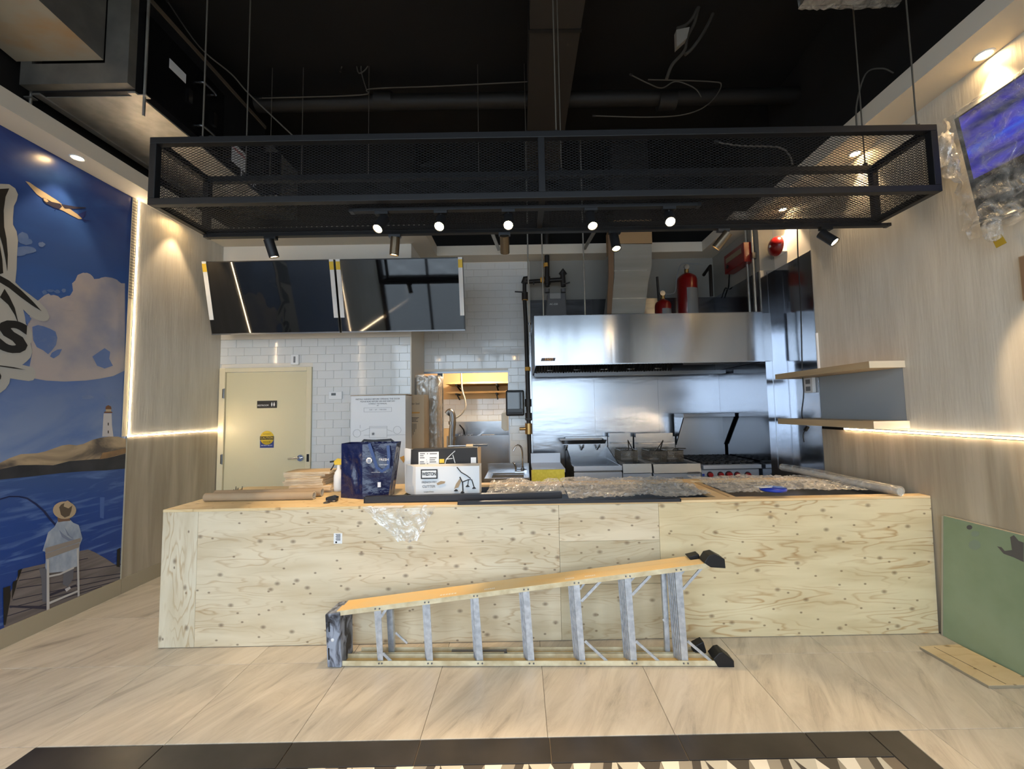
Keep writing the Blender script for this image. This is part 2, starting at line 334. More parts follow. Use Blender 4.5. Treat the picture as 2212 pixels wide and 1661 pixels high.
def floor_tile(x0, x1, y0, y1, m=None, g=.0022):
    m = m or stone
    sx, sy = round(x1-x0-g, 4), round(y1-y0-g, 4)
    if sx < .02 or sy < .02: return
    k = (sx, sy, m.name)
    if k not in cache: cache[k] = tile_mesh('tile', sx, sy, .008, m)
    o = bpy.data.objects.new('tile', cache[k]); COL.objects.link(o); o.parent = FL; o.location = ((x0+x1)/2, (y0+y1)/2, -.008)
BX0, BX1, BY0, BY1 = -2.402, 1.828, 1.932, 2.076
xs = [-2.398+G*k for k in range(-3, 10)]
ys = [YT+G*k for k in range(0, 6)]
for i in range(len(xs)-1):
    for j in range(len(ys)-1):
        
        if j > 1 and xs[i] > -2.2: continue
        floor_tile(max(xs[i], XL), min(xs[i+1], 2.90), ys[j], min(ys[j+1], YD))
# in front of the border: side strips
for j in range(0, 6):
    y1 = YT-G*j; y0 = y1-G
    for i in range(len(xs)-1):
        a, b = max(xs[i], XL), min(xs[i+1], 2.90)
        if b <= BX0+.01: floor_tile(a, b, y0, y1)
        elif a >= BX1-.01: floor_tile(a, b, y0, y1)
        elif a < BX1 < b: floor_tile(BX1, b, y0, y1)
# black border with its mosaic inside
bxs = [BX0, -1.773, -1.142, -.517, .113, .739, 1.363, 1.675]
for i in range(len(bxs)-1): floor_tile(bxs[i], bxs[i+1], BY0, BY1, black_tile, .004)
for s in (0, 1):
    xa, xb = ((BX0, BX0+.15), (BX1-.153, BX1))[s]
    y = BY1 if s else BY0
    while y > -1.5: floor_tile(xa, xb, y-G, y, black_tile, .004); y -= G
cement_w = mat('mosaic_white', (226, 220, 206), .45); cement_g = mat('mosaic_grey', (150, 143, 130), .45); cement_l = mat('mosaic_pale_grey', (192, 188, 174), .45); cement_d = mat('mosaic_charcoal', (74, 68, 62), .45)
def mosaic_mesh():
    s = .1975/2; z = .008; mb = MB()
    mb.box(-s, s, -s, s, 0, z-.0004)
    C = (0, 0, z)
    def P(a, b): return (a*s, b*s, z)
    pieces = [([P(-1, -1), P(0, -1), P(-.5, 0)], 3), ([P(-1, -1), P(-.5, 0), P(-1, 0)], 1), ([P(0, -1), P(1, -1), P(.5, 0)], 2), ([P(0, -1), P(.5, 0), P(-.5, 0)], 0), ([P(1, -1), P(1, 0), P(.5, 0)], 3),
              ([P(-1, 0), P(-.5, 0), P(-.2, 1), P(-1, 1)], 0), ([P(-.5, 0), P(.1, 0), P(.4, 1), P(-.2, 1)], 1), ([P(.1, 0), P(.5, 0), P(.8, 1), P(.4, 1)], 3), ([P(.5, 0), P(1, 0), P(1, 1), P(.8, 1)], 2)]
    for pts, k in pieces:
        mb.cur = k; mb.add([Vector(p) for p in pts], [tuple(range(len(pts)))])
    me = bpy.data.meshes.new('mosaic_tile'); me.from_pydata(mb.v, [], mb.f)
    for mm in (cement_w, cement_g, cement_l, cement_d): me.materials.append(mm)
    me.polygons.foreach_set('material_index', mb.m); return me
mm = mosaic_mesh(); n = 0
for j in range(13):
    for i in range(19):
        x = BX0+.15+.1+.2*i+.06; y = BY0-.102-.2*j
        if x > BX1-.25: continue
        o = bpy.data.objects.new('mosaic_tile', mm); COL.objects.link(o); o.parent = FL; o.location = (x, y, -.008)
        o.rotation_euler = (0, 0, (i % 2)*math.pi)
floor_tile(BX0+.15, BX0+.21, -1.5, BY0, black_tile); 

CEIL_Z = 5.15
tag(MB().box(XL-.3, 3.3, -1.9, 5.9, CEIL_Z, CEIL_Z+.1).build('ceiling', black_ceil), kind='structure')
# left wall: plain carcass, finish panels
WL = struct_empty('wall_left', (XL, 0, 0))
MB().box(XL-.2, XL, -1.75, YD+.2, 0, CEIL_Z).build('wall_carcass', black_ceil, WL)
ZLED = 1.4275; YM0, YM1 = .60, 3.768
MB().box(XL, XL+.012, YM1, YD, ZLED+.012, 3.7).build('linen_panel', linen, WL)
MB().box(XL, XL+.012, YM1, YD, .135, ZLED-.012).build('oak_panel', oak, WL)
MB().box(XL, XL+.012, -1.7, YM0, ZLED+.012, 3.7).build('linen_panel', linen, WL)
MB().box(XL, XL+.012, -1.7, YM0, .135, ZLED-.012).build('oak_panel', oak, WL)
tag(MB().box(XL+.0005, XL+.018, -1.7, YM1-.003, 0, .135).box(XL+.0005, XL+.018, YM1, YD-.001, 0, .135).build('baseboard_left', taupe), kind='structure')
# right wall
WR = struct_empty('wall_right', (XR, 0, 0))
ZR = 1.384; YRE = 3.889
MB().box(XR+.012, XR+.2, -1.75, YRE+.0, 0, CEIL_Z).build('wall_carcass', black_ceil, WR)
MB().box(XR, XR+.012, -1.7, 3.03, ZR+.012, 3.7).box(XR, XR+.012, 3.03, YRE, 1.925, 3.7).build('linen_panel', linen, WR)
grey_tone = mat('blue_grey_tone', (150, 158, 164), .5)
MB().box(XR+.002, XR+.012, 3.03, YRE, ZR+.012, 1.925).build('grey_panel', grey_tone, WR)  # blue-grey field of the wall between the two shelves
MB().box(XR, XR+.012, -1.7, YRE, 0, ZR-.012).build('oak_panel', oak, WR)
# kitchen right side: steel cladding below, white paint above, greyed for shade past the jog
KR = struct_empty('wall_kitchen_right', (2.9, 0, 0)); ZS = 3.137; YJ = 4.466; XJ = 2.748
MB().box(XR+.012, 3.1, YRE, YJ, ZS, 3.83).build('upper_wall', white_paint, KR)
MB().box(XJ, 3.1, YJ+.0005, YB+.1, ZS, 3.83).build('upper_wall', shade_grey_paint, KR)  # same white wall, its shade painted in as grey
MB().box(2.95, 3.1, YRE, YJ, 3.831, CEIL_Z).box(2.85, 3.1, YJ, YB+.1, 3.831, CEIL_Z).build('upper_void', black_ceil, KR)
mirror = mat('polished_steel', (176, 180, 188), .13, 1, bump=.14, bscale=2.0, bstretch=(1, 1, 1.2))
MB().box(XR+.006, 3.1, YRE, YJ, 0, ZS).build('steel_sheet', mirror, KR)
MB().box(XJ, XR+.006, YJ, YJ+.01, 0, ZS).build('steel_sheet', mirror, KR)
MB().box(XJ, XJ+.3, YJ+.01, YB, 0, ZS).build('steel_sheet', mirror, KR)
MB().box(2.82, 2.826, YJ-.004, YJ, .9, ZS-.02).box(XR-.002, XR+.006, YRE, YRE+.012, 0, ZS).build('edge_trim', steel, KR)
# door wall
def tile_wall(parent, x0, x1, z0, z1, Y, holes=(), tw=.2, th=.1, zb=None):
    g = .0022; row = 0; z = zb if zb is not None else z1-th
    zz = z1
    meshes = {}
    while zz > z0+.02:
        za = max(zz-th, z0); off = (tw/2 if row % 2 else 0); x = x0-off
        while x < x1-.005:
            a, b = max(x, x0), min(x+tw, x1); x += tw
            if b-a < .012: continue
            segs = [(a, b)]
            for (hx0, hx1, hz0, hz1) in holes:
                if za >= hz1-.02 or zz <= hz0+.02: continue
                ns = []
                for (p, q) in segs:
                    if q <= hx0 or p >= hx1: ns.append((p, q)); continue
                    if p < hx0: ns.append((p, hx0))
                    if q > hx1: ns.append((hx1, q))
                segs = ns
            for (p, q) in segs:
                if q-p < .012: continue
                k = (round(q-p-g, 3), round(zz-za-g, 3))
                if k not in meshes:
                    me = tile_mesh('wall_tile', k[0], k[1], .008, tile_w, .002)
                    me.transform(Matrix.Rotation(math.pi/2, 4, 'X')); meshes[k] = me
                o = bpy.data.objects.new('wall_tile', meshes[k]); COL.objects.link(o); o.parent = parent
                o.location = Vector(((p+q)/2, Y, (zz+za)/2))-parent.location
                o.rotation_euler = (random.uniform(-.004, .004), 0, random.uniform(-.004, .004))
        zz -= th; row += 1
WD = struct_empty('wall_back_left', (0, YD, 0)); XS = -1.327
DX0, DX1, DZ = -3.655, -2.535, 2.178
MB().box(XL, XS, YD+.1, YD+.15, 3.831, CEIL_Z).build('upper_void', black_ceil, WD)
MB().box(XL, XS, YD, YD+.15, DZ, 3.83).box(DX1, XS, YD, YD+.15, 0, DZ).box(XL, DX0, YD, YD+.15, 0, DZ).build('wall_carcass', white_paint, WD)
tile_wall(WD, XL+.002, XS, .55, 2.53, YD, [(DX0, DX1, 0, DZ)])
MB().box(XL+.013, XS-.0, YD-.012, YD-.001, 2.532, 3.7).build('painted_board', white_paint, WD)
MB().box(XS-.012, XS+.002, YD-.012, YD-.0095, .55, 2.53).build('tile_trim', white_paint, WD)
# side of the recess and back wall
WS = struct_empty('wall_recess_left', (XS, YD, 0))
MB().box(XS-.15, XS, YD+.15, YB, 0, 3.83).build('wall_side', white_paint, WS)
MB().box(XS-.15, XS-.05, YD+.15, YB, 3.831, CEIL_Z).build('upper_void', black_ceil, WS)
WB = struct_empty('wall_back', (0, YB, 0)); OX0, OX1, OZ = -1.327, -.168, 2.15; XK = .160
MB().box(OX0-.15, OX1, YB, YB+.12, OZ, 3.83).box(OX1, 3.1, YB, YB+.12, 0, 3.83).build('wall_carcass', white_paint, WB)
MB().box(OX0-.15, 3.1, YB+.06, YB+.12, 3.831, CEIL_Z).build('upper_void', black_ceil, WB)
tile_wall(WB, OX0+.002, XK, .8, 3.69, YB, [(OX0, OX1, 0, OZ+.02)])
MB().box(XK+.001, XJ-.001, YB-.008, YB-.001, ZS+.002, 3.699).build('shaded_board', shade_grey_paint, WB)  # white back wall over the steel, shade painted in as grey
MB().box(OX0, OX1+.02, YB-.014, YB-.001, OZ-.02, OZ+.006).box(OX1, OX1+.012, YB-.014, YB+.11, .3, OZ-.02).build('opening_trim', steel_d, WB)
for a, b in ((XK, 1.02), (1.02, 1.90), (1.90, XJ)):
    MB().box(a+.001, b-.001, YB-.012, YB-.001, .3, ZS).build('steel_sheet', steel_h, WB)
# dropped soffits round the room (bottom 3.70, face to 3.83)
Z0, Z1 = 3.70, 3.833
def soffit(name, *b): return tag(MB().box(*b).build(name, soffit_paint), kind='structure')
soffit('trim_1', XL+.0005, -3.439, -1.7, YD-.24, Z0, Z1)
soffit('trim_2', XL+.0005, -1.09, YD-.24, YD-.0005, Z0, Z1)
soffit('trim_3', XS+.0005, -1.09, YD-.0005, YB-.26, Z0, Z1)
soffit('trim_4', XS+.0005, XJ-.26, YB-.26, YB-.0005, Z0, Z1)
soffit('trim_5', 2.628, XR+.011, -1.7, YRE, Z0, Z1)
soffit('trim_6', 2.628, 2.93, YRE+.0005, YJ-.0005, Z0, Z1)
soffit('trim_7', XJ-.26, XJ-.0005, YJ-.0005, YB-.0005, Z0, Z1)
# storefront behind the camera
WF = struct_empty('wall_front', (0, -1.75, 0))
MB().box(XL-.2, 3.1, -1.9, -1.75, 3.85, CEIL_Z).box(2.45, 3.1, -1.9, -1.75, 0, 3.85).box(XL-.2, -3.62, -1.9, -1.75, 0, 3.85).box(-3.62, 2.45, -1.9, -1.75, 0, .12).build('wall_carcass', mat('dark_brown_wall', (70, 56, 46), .6), WF)
wn = struct_empty('window_1', (0, -1.8, 0))
fr = MB()
for x in (-3.6, -2.4, -1.2, 0, 1.2, 2.43): fr.box(x-.03, x+.03, -1.86, -1.78, .12, 3.85)
for z in (.14, 2.45, 3.83): fr.box(-3.62, 2.45, -1.86, -1.78, z-.03, z+.03)
fr.build('window_frame', black_metal, wn)
MB().box(-3.6, 2.43, -1.825, -1.819, .14, 3.83).build('glass_pane', glass, wn)
pav = mat('grey_pavement', (150, 150, 150), .9)
tag(MB().box(-12, 12, -20, -1.9, -.1, -.02).build('pavement', pav), kind='structure')
# ------------------------------------------------------------------ service counter
HC, YC = .928, 2.897
CX0, CX1 = -2.543, 2.93
ct = thing('service_counter', 'unfinished plywood service counter with open steel wells and wooden rim, running across the room', 'counter', (0, YC, 0))
def vline(x): return at(x, 1240, 'Y', YC).x
def panel(name, xa, xb, m, y=YC, t=.016, z0=.004, z1=HC-.002): return MB().box(xa+.0008, xb-.0008, y, y+t, z0, z1).build(name, m, ct, bevel=.0012)
s1, s2, s3 = vline(424), vline(1210), vline(1428)
panel('plywood_panel', CX0, s1, ply_v); panel('plywood_panel', s1, s2, ply)
zz = at(1300, 1262, 'Y', YC).z
z6 = at(1300, 1168, 'Y', YC).z
panel('plywood_panel', s2, s3, ply_p, z0=zz+.001, z1=z6-.001); panel('plywood_panel', s2, s3, ply, z0=z6); panel('plywood_panel', s2, s3, ply_p, z1=zz-.001)
rx = at(2024, 1230, 'Y', YC).x
MB().prism([(s3+.0008, YC, .004), (XR-.024, YC, .004), (XR-.003, YC, HC-.002), (s3+.0008, YC, HC-.002)], (0, .016, 0)).build('plywood_panel', ply_y, ct)
MB().box(XR-.06, XR-.028, YC+.02, YC+.06, .004, HC-.03).build('end_stud', pine, ct)
MB().box(CX0, CX0+.018, YC+.018, 3.74, .004, HC-.002).build('end_panel', ply_v, ct)
MB().box(CX0+.02, 2.80, 3.72, 3.74, .004, .86).build('rear_panel', ply, ct)
yr0, yr1 = YC+.0, 3.76
LX = -.95
MB().box(CX0, LX, yr0, yr1, HC-.0015, HC+.016).build('plywood_top', ply_mat('plywood_top_sheet', (230, 206, 160), (212, 180, 128), (150, 118, 80), flat=True), ct)
MB().box(LX+.001, XR-.003, yr0, yr0+.085, HC-.0015, HC+.016).build('front_rim', pine, ct, bevel=.002)
MB().box(LX+.001, 2.80, 3.66, yr1, HC-.03, HC+.014).build('rear_rim', pine, ct, bevel=.002)
xb_ = 1.42
MB().box(xb_, xb_+.09, yr0+.086, 3.659, HC-.04, HC+.014).build('cross_beam', pine, ct, bevel=.002)
MB().box(xb_+.13, xb_+.17, yr0+.086, 3.659, HC-.04, HC+.004).build('cross_beam', pine, ct, bevel=.002)
for a, b, zt in ((LX+.03, xb_-.01, .80), (xb_+.18, 2.80, .875)):
    MB().box(a, b, yr0+.09, 3.655, zt-.01, zt).box(a, a+.012, yr0+.09, 3.655, zt, HC-.005).box(b-.012, b, yr0+.09, 3.655, zt, HC-.005).box(a, b, yr0+.088, yr0+.098, zt, HC-.005).box(a, b, 3.645, 3.655, zt, HC-.005).build('steel_well', steel_d, ct)
for x in (.1, 1.32):
    MB().cyl((x, 3.15, .801), (x, 3.15, .86), .02, n=12).build('well_post', steel_d, ct)
# sticker, plywood marks, crumpled film patch taped to the face
a = at(730, 1163, 'Y', YC-.001)
st = MB().box(a.x-.03, a.x+.03, YC-.0012, YC-.0002, a.z-.036, a.z+.036).build('barcode_sticker', white_card, ct)
mb = MB()
for k in range(6): mb.box(a.x-.016+(k % 2)*.004, a.x+.018, YC-.0018, YC-.0012, a.z+.026-.008*k, a.z+.030-.008*k)
mb.lathe([(.0001, 0), (.007, 0), (.007, .0006), (.0001, .0006)], (a.x-.012, YC-.0018, a.z-.026), 8, (0, 1, 0))
mb.build('sticker_print', ink, st)
t = thing('film_scrap', 'clear plastic film scrap hanging down the plywood face left of the black strip', 'plastic film', at(860, 1140, 'Y', YC-.01))
rnd = random.Random(3)
p0 = at(815, 1098, 'Y', YC-.004); p1 = at(975, 1170, 'Y', YC-.004)
def hang(u, v):
    w = 1-.75*v; cx = p0.x+(p1.x-p0.x)*(.30+.12*v)
    return (cx+(u-.5)*(p1.x-p0.x)*w, YC-.006-rnd.uniform(0, .018), p0.z+.01+(p1.z-p0.z)*v+.01*math.sin(9*u))
MB().grid(hang, 18, 10).build('film', film, t)

# crumpled film over the wells
def film_sheet(name, label, x0, x1, y0, y1, z, amp, seed, nu=60, nv=18, ridge=0):
    r = random.Random(seed); ph = [(r.uniform(4, 22), r.uniform(6, 30), r.uniform(0, 6.3), r.uniform(.4, 1)) for _ in range(7)]
    def fn(u, v):
        h = sum(k*math.sin(a*u*(x1-x0)+b*v*(y1-y0)+c) for a, b, c, k in ph)/4
        e = .04*math.sin(11*u+seed)+.02*math.sin(31*u)
        return (x0+(x1-x0)*u, y0+(y1-y0)*v+e*(1 if v > .5 else -.4)*abs(2*v-1), z+.008+amp*(h+r.uniform(-.35, .35))*.5+ridge*math.sin(math.pi*v)**2*.6+amp*.5)
    o = MB().grid(fn, nu, nv, False).build(name, film_c, None); 
    me = o.data; c = Vector(((x0+x1)/2, (y0+y1)/2, z)); me.transform(Matrix.Translation(-c)); o.location = c
    return tag(o, label, 'plastic film')
film_sheet('plastic_film', 'crumpled clear plastic film on the well directly behind the upper charcoal strip', -.28, .34, 3.13, 3.80, HC+.004, .04, 4, 46, 26)
film_sheet('plastic_film', 'crumpled clear plastic film beside the pine cross beam, right of the upper charcoal strip', .345, 1.40, 3.0, 3.80, HC+.004, .04, 6, 66, 30)
film_sheet('plastic_film', 'crumpled clear plastic film over the right well under the blue lid', 1.55, 2.70, 3.10, 3.80, HC+.004, .034, 9, 70, 26, ridge=.0)
# long black strips on the counter
def strip_thing(label, xa, ya, xb, yb, w, h, m, dz=0):
    t = thing('metal_strip', label, 'strip', ((xa+xb)/2, (ya+yb)/2, HC+.016), group='charcoal strips on the counter')
    MB().bar((xa, ya, HC+.0165+h/2+dz), (xb, yb, HC+.0165+h/2+dz), w, h).build('strip_body', m, t, bevel=.003)
    for q, (x, y) in enumerate(((xa, ya), (xb, yb))):
        MB().bar((x, y, HC+.0165+dz+h/2), (x+(.006 if q else -.006), y, HC+.0165+dz+h/2), w*.96, h*.96).build('end_cap', black_p, t)
    return t
dark_strip = mat('charcoal_strip', (46, 46, 50), .45, .3)
p = at(788, 1086, 'Z', HC+.02); q = at(1212, 1075, 'Z', HC+.02)
strip_thing('long charcoal metal strip lying in front of the blue bag and white carton', p.x, p.y+.02, q.x, q.y+.02, .055, .045, dark_strip)
p = at(990, 1090, 'Z', HC+.02); q = at(1470, 1083, 'Z', HC+.02)
strip_thing('long charcoal metal strip lying on the front rim of the counter, nearest the ladder', p.x, p.y+.02, q.x, q.y+.02, .04, .022, dark_strip)

# rolls
for (x0, x1, yy, lab) in ((437, 664, 1079, 'brown paper roll with open end at the front left of the plywood top'), (445, 677, 1075, 'brown paper roll lying behind the nearer roll on the plywood top')):
    f = 0 if x0 == 437 else 1
    p = at(x0, 1085-3*f, 'Z', HC+.016); q = at(x1, 1085-5*f, 'Z', HC+.016); r = .031
    t = thing('paper_roll', lab, 'roll', (p.x, p.y+r, HC+.016), group='paper rolls on the counter')
    yy = p.y+r+(.066 if f else 0)
    b = MB().cyl((p.x, yy, HC+.0165+r), (q.x, yy, HC+.0165+r), r, n=20, caps=False)
    b.build('paper_tube', kraft, t)
    MB().cyl((p.x+.01, yy, HC+.0165+r), (q.x-.001, yy, HC+.0165+r), r*.70, n=16, caps=False).lathe([(r*.7, 0), (r, 0)], (q.x, yy, HC+.0165+r), 20, (1, 0, 0)).lathe([(.001, 0), (r, 0)], (p.x, yy, HC+.0165+r), 20, (1, 0, 0)).build('core', mat('pale_core', (206, 196, 178), .8), t)

# stack of plywood offcuts: every board a thing
rnd = random.Random(5)
y0 = 3.42; zt = HC+.0165
a = at(612, 1066, 'Y', y0).x; b = at(700, 1066, 'Y', y0).x; ztop = at(650, 1020, 'Y', y0).z
nb = 9; th = (ztop-zt)/nb; ends = ['bottom', 'second from bottom', 'third from bottom', 'fourth from bottom', 'middle', 'fourth from top', 'third from top', 'second from top', 'topmost']
ends = ['bottom board', 'second board from the bottom', 'third board from the bottom', 'fourth board from the bottom', 'middle board', 'fourth board from the top', 'third board from the top', 'second board from the top', 'topmost board']
edge_m = mat('plywood_edge', (226, 206, 174), .7, col2=(190, 162, 126), nscale=60, nstretch=(.2, .2, 4))
for k in range(nb):
    dx0, dx1, rz = rnd.uniform(-.015, .02), rnd.uniform(-.03, .045), rnd.uniform(-.09, .09)
    w = b-a+dx1-dx0; cx = (a+b)/2+(dx0+dx1)/2+(.03 if k < 3 else 0)
    o = MB().box(-w/2, w/2, -.11, .11, .0006, th-.0006)
    o.cur = 1; o.box(-w/2+.004, w/2-.004, -.106, .106, th-.0007, th-.0001)
    o = o.build('plywood_offcut', [edge_m, pine], None); o.location = (cx, y0+.11+rnd.uniform(-.01, .01), zt+th*k); o.rotation_euler = (0, 0, rz)
    tag(o, 'small plywood offcut, %s of the stack by the door' % ends[k], 'board', 'stacked plywood offcuts')

# black connector cluster
c = at(513, 1066, 'Z', HC+.016)
t = thing('cable_connector', 'small black spiky cable connector behind the paper rolls in front of the door', 'connector', (c.x, c.y, HC+.0165))
mb = MB().box(c.x-.035, c.x+.03, c.y-.02, c.y+.02, HC+.0166, HC+.038).box(c.x-.06, c.x+.055, c.y-.012, c.y+.012, HC+.0166, HC+.026)
mb.build('connector_body', black_p, t, bevel=.002)
for k in range(5): MB().cyl((c.x-.03+.016*k, c.y, HC+.036), (c.x-.032+.018*k, c.y, HC+.052+.012*((k*2) % 3)), .004, .002, 8).build('prong', black_p, t)

# tape measure
c = at(712, 1085, 'Z', HC+.016)
t = thing('tape_measure', 'black tape measure with a loop strap left of the blue bag', 'tape measure', (c.x, c.y, HC+.0165))
MB().prism([(c.x-.03, c.y, HC+.017), (c.x+.045, c.y, HC+.017), (c.x+.05, c.y, HC+.05), (c.x+.02, c.y, HC+.062), (c.x-.032, c.y, HC+.05)], (0, .045, 0)).build('case', black_p, t, bevel=.004)
MB().box(c.x-.028, c.x+.042, c.y-.001, c.y, HC+.024, HC+.028).build('tape_slot', chrome, t)
MB().tube([(c.x-.02, c.y-.002, HC+.022), (c.x-.03, c.y-.03, HC+.0195), (c.x-.005, c.y-.045, HC+.0195), (c.x+.012, c.y-.02, HC+.0195)], .004, 8).build('strap_loop', steel_d, t)

# spray bottle behind the bag
Ys = 3.48
c = at(722, 1000, 'Y', Ys)
t = thing('spray_bottle', 'white spray bottle with yellow trigger head partly behind the blue bag', 'bottle', (c.x, Ys, HC+.0165))
bx = at(729, 1000, 'Y', Ys).x+.012; zb = HC+.017
zn = at(725, 1004, 'Y', Ys).z
MB().lathe([(.001, 0), (.038, .001), (.04, .02), (.04, .12), (.03, .16), (.014, .185), (.013, zn-zb)], (bx, Ys, zb), 20).build('bottle_body', white_card, t)
MB().prism([(bx-.035, Ys-.012, zn), (bx+.03, Ys-.012, zn), (bx+.035, Ys-.012, zn+.045), (bx-.01, Ys-.012, zn+.055), (bx-.04, Ys-.012, zn+.03)], (0, .024, 0)).build('spray_head', yellow, t, bevel=.003)
MB().bar((bx-.04, Ys, zn+.03), (bx-.075, Ys, zn+.026), .014, .014).build('nozzle', black_p, t)
MB().tube([(bx-.035, Ys, zn+.02), (bx-.045, Ys, zn-.005), (bx-.06, Ys, zn-.03), (bx-.07, Ys, zn-.045)], .005, 8).build('trigger', black_p, t)

# blue shopping bag
Yb = 3.14
def B(x, y, Y=Yb): return at(x, y, 'Y', Y)
bz = HC+.0165; z_t = B(790, 958).z; xl, xm, xr_ = B(731, 1000).x, B(783, 1000).x, B(854, 1000).x
xrb = B(836, 1060).x; xlb = B(729, 1070).x; xmb = B(785, 1070).x
t = thing('shopping_bag', 'dark navy glossy reusable shopping bag standing on the counter beside the white carton', 'bag', ((xl+xr_)/2, Yb+.06, bz))
D = .15; rr = random.Random(8)
def jit(a): return rr.uniform(-a, a)
def wallgrid(P00, P10, P01, P11, nu, nv, amp, nrm):
    P00, P10, P01, P11 = map(Vector, (P00, P10, P01, P11)); nrm = Vector(nrm); ph = [(rr.uniform(3, 14), rr.uniform(3, 12), rr.uniform(0, 6)) for _ in range(4)]
    def fn(u, v):
        p = (P00*(1-u)+P10*u)*(1-v)+(P01*(1-u)+P11*u)*v; e = math.sin(math.pi*u)*math.sin(math.pi*v)
        return p+nrm*amp*e*(sum(math.sin(a*u+b*v+c) for a, b, c in ph)/2+jit(.4))
    return fn
mb = MB()
F = [((xlb, Yb+.06, bz), (xmb, Yb-.02, bz), (xl, Yb+.05, z_t), (xm, Yb-.005, z_t-.004))]
mb.grid(wallgrid(*F[0], 14, 24, .012, (-.3, -1, 0)), 14, 24)
mb.grid(wallgrid((xmb, Yb-.02, bz), (xrb, Yb+.03, bz), (xm, Yb-.005, z_t-.004), (xr_, Yb+.035, z_t-.003), 18, 24, .006, (0, -1, 0)), 18, 24)
mb.grid(wallgrid((xrb, Yb+.03, bz), (xrb, Yb+.03+D, bz), (xr_, Yb+.035, z_t-.003), (xr_-.01, Yb+.035+D, z_t), 8, 20, .01, (1, 0, 0)), 8, 20)
mb.grid(wallgrid((xlb, Yb+.06, bz), (xlb, Yb+.06+D, bz), (xl, Yb+.05, z_t), (xl+.01, Yb+.05+D, z_t), 8, 20, .01, (-1, 0, 0)), 8, 20)
mb.grid(wallgrid((xlb, Yb+.06+D, bz), (xrb, Yb+.03+D, bz), (xl+.01, Yb+.05+D, z_t), (xr_-.01, Yb+.035+D, z_t), 14, 20, .006, (0, 1, 0)), 14, 20)
mb.add([(xlb, Yb+.06, bz), (xmb, Yb-.02, bz), (xrb, Yb+.03, bz), (xrb, Yb+.03+D, bz), (xlb, Yb+.06+D, bz)], [(0, 1, 2, 3, 4)])
mb.build('bag_body', navy, t)
def ribbon(pts, w, m, name, parent, dy=-.004):
    mb = MB(); pts = [Vector(p) for p in pts]
    L_, R_ = [], []
    for i, p in enumerate(pts):
        d = (pts[min(i+1, len(pts)-1)]-pts[max(i-1, 0)]).normalized(); s = Vector((d.z, 0, -d.x)).normalized()*w/2
        L_.append(p-s); R_.append(p+s)
    n = len(pts); v = L_+R_+[q+Vector((0, .002, 0)) for q in L_+R_]
    f = [(i, i+1, n+i+1, n+i) for i in range(n-1)]+[(2*n+i, 3*n+i, 3*n+i+1, 2*n+i+1) for i in range(n-1)]
    return MB().add(v, f).build(name, m, parent)
hp = [B(797, 958, Yb-.02), B(806, 985, Yb-.027), B(814, 1010, Yb-.03), B(825, 1018, Yb-.03), B(838, 1010, Yb-.028), B(840, 985, Yb-.02), B(838, 962, Yb+.0)]
ribbon(hp, .024, blue_strap, 'handle', t)
hb = [Vector((xl+.09, Yb+.2, z_t-.02)), Vector((xl+.12, Yb+.2, z_t+.012)), Vector((xl+.2, Yb+.2, z_t+.004)), Vector((xr_-.1, Yb+.2, z_t+.012)), Vector((xr_-.06, Yb+.2, z_t-.02))]
ribbon(hb, .02, black_p, 'handle', t)
yt = Yb-.028
c = B(797, 995, yt)
lg = MB().lathe([(.0001, 0), (.023, 0), (.023, .0012), (.0001, .0012)], (c.x, yt+.002, c.z), 24, (0, 1, 0)).build('printed_emblem', white_ink, t)
mb = MB()
for k in range(3): mb.box(c.x-.012, c.x+.012, yt+.0008, yt+.002, c.z-.013+.01*k, c.z-.0085+.01*k)
mb.build('emblem_print', navy, lg)
text('printed_lettering', 'FRESH', .028, B(829, 993, yt), '-Y', white_ink, t, .0006)
text('printed_lettering', 'FOOD MARKET', .010, B(829, 1004, yt), '-Y', white_ink, t, .0006)
text('printed_lettering', 'thank you for shopping at our store today', .0065, B(818, 1020, yt), '-Y', white_ink, t, .0006)
c = B(819, 1047, yt)
MB().box(c.x-.012, c.x+.012, yt+.001, yt+.0022, c.z-.019, c.z+.019).build('printed_tag', white_ink, t)

# white carton with sausage stuffer print, and black carton behind it
Yw = 3.20
def Wp(x, y, Y=Yw): return at(x, y, 'Y', Y)
x0, x1, x2 = Wp(874, 1040).x, Wp(898, 1040).x, Wp(1036, 1040).x
zt_ = Wp(967, 1007).z
t = thing('white_carton', 'white product carton with black framed lettering and printed drawing of a hand-cranked machine', 'box', ((x1+x2)/2, Yw+.08, bz))
xs0 = at(874, 1040, 'Y', Yw+.16).x
MB().prism([(x1, Yw, bz), (x2, Yw-.01, bz), (x2, Yw+.15, bz), (at(877, 1040, 'Y', Yw+.15).x, Yw+.15, bz)], (0, 0, zt_-bz)).build('carton_body', white_card, t, bevel=.001)
yp = Yw-.0115
def rect(mb, xa, ya, xb, yb, Y, d=.0008):
    p = at(xa, ya, 'Y', Y); q = at(xb, yb, 'Y', Y); mb.box(p.x, q.x, Y, Y+d, q.z, p.z)
mb = MB(); rect(mb, 909, 1014, 945, 1034, yp); mb.build('printed_frame', ink, t)
mb = MB(); rect(mb, 911.5, 1016.5, 942.5, 1031.5, yp-.0005); mb.build('printed_frame', white_card, t)
text('printed_lettering', 'WESTON', .036, Wp(927, 1024, yp-.0008), '-Y', ink, t, .0006, sx=.72, bold=.0012)
text('printed_lettering', 'FRENCH FRY', .024, Wp(927, 1042, yp), '-Y', grey_ink, t, .0005, sx=.85)
text('printed_lettering', 'CUTTER', .03, Wp(926, 1051, yp), '-Y', grey_ink, t, .0005, sx=.9)
text('printed_lettering', 'coupe-frites', .016, Wp(926, 1062, yp), '-Y', grey_ink, t, .0005)
mb = MB()
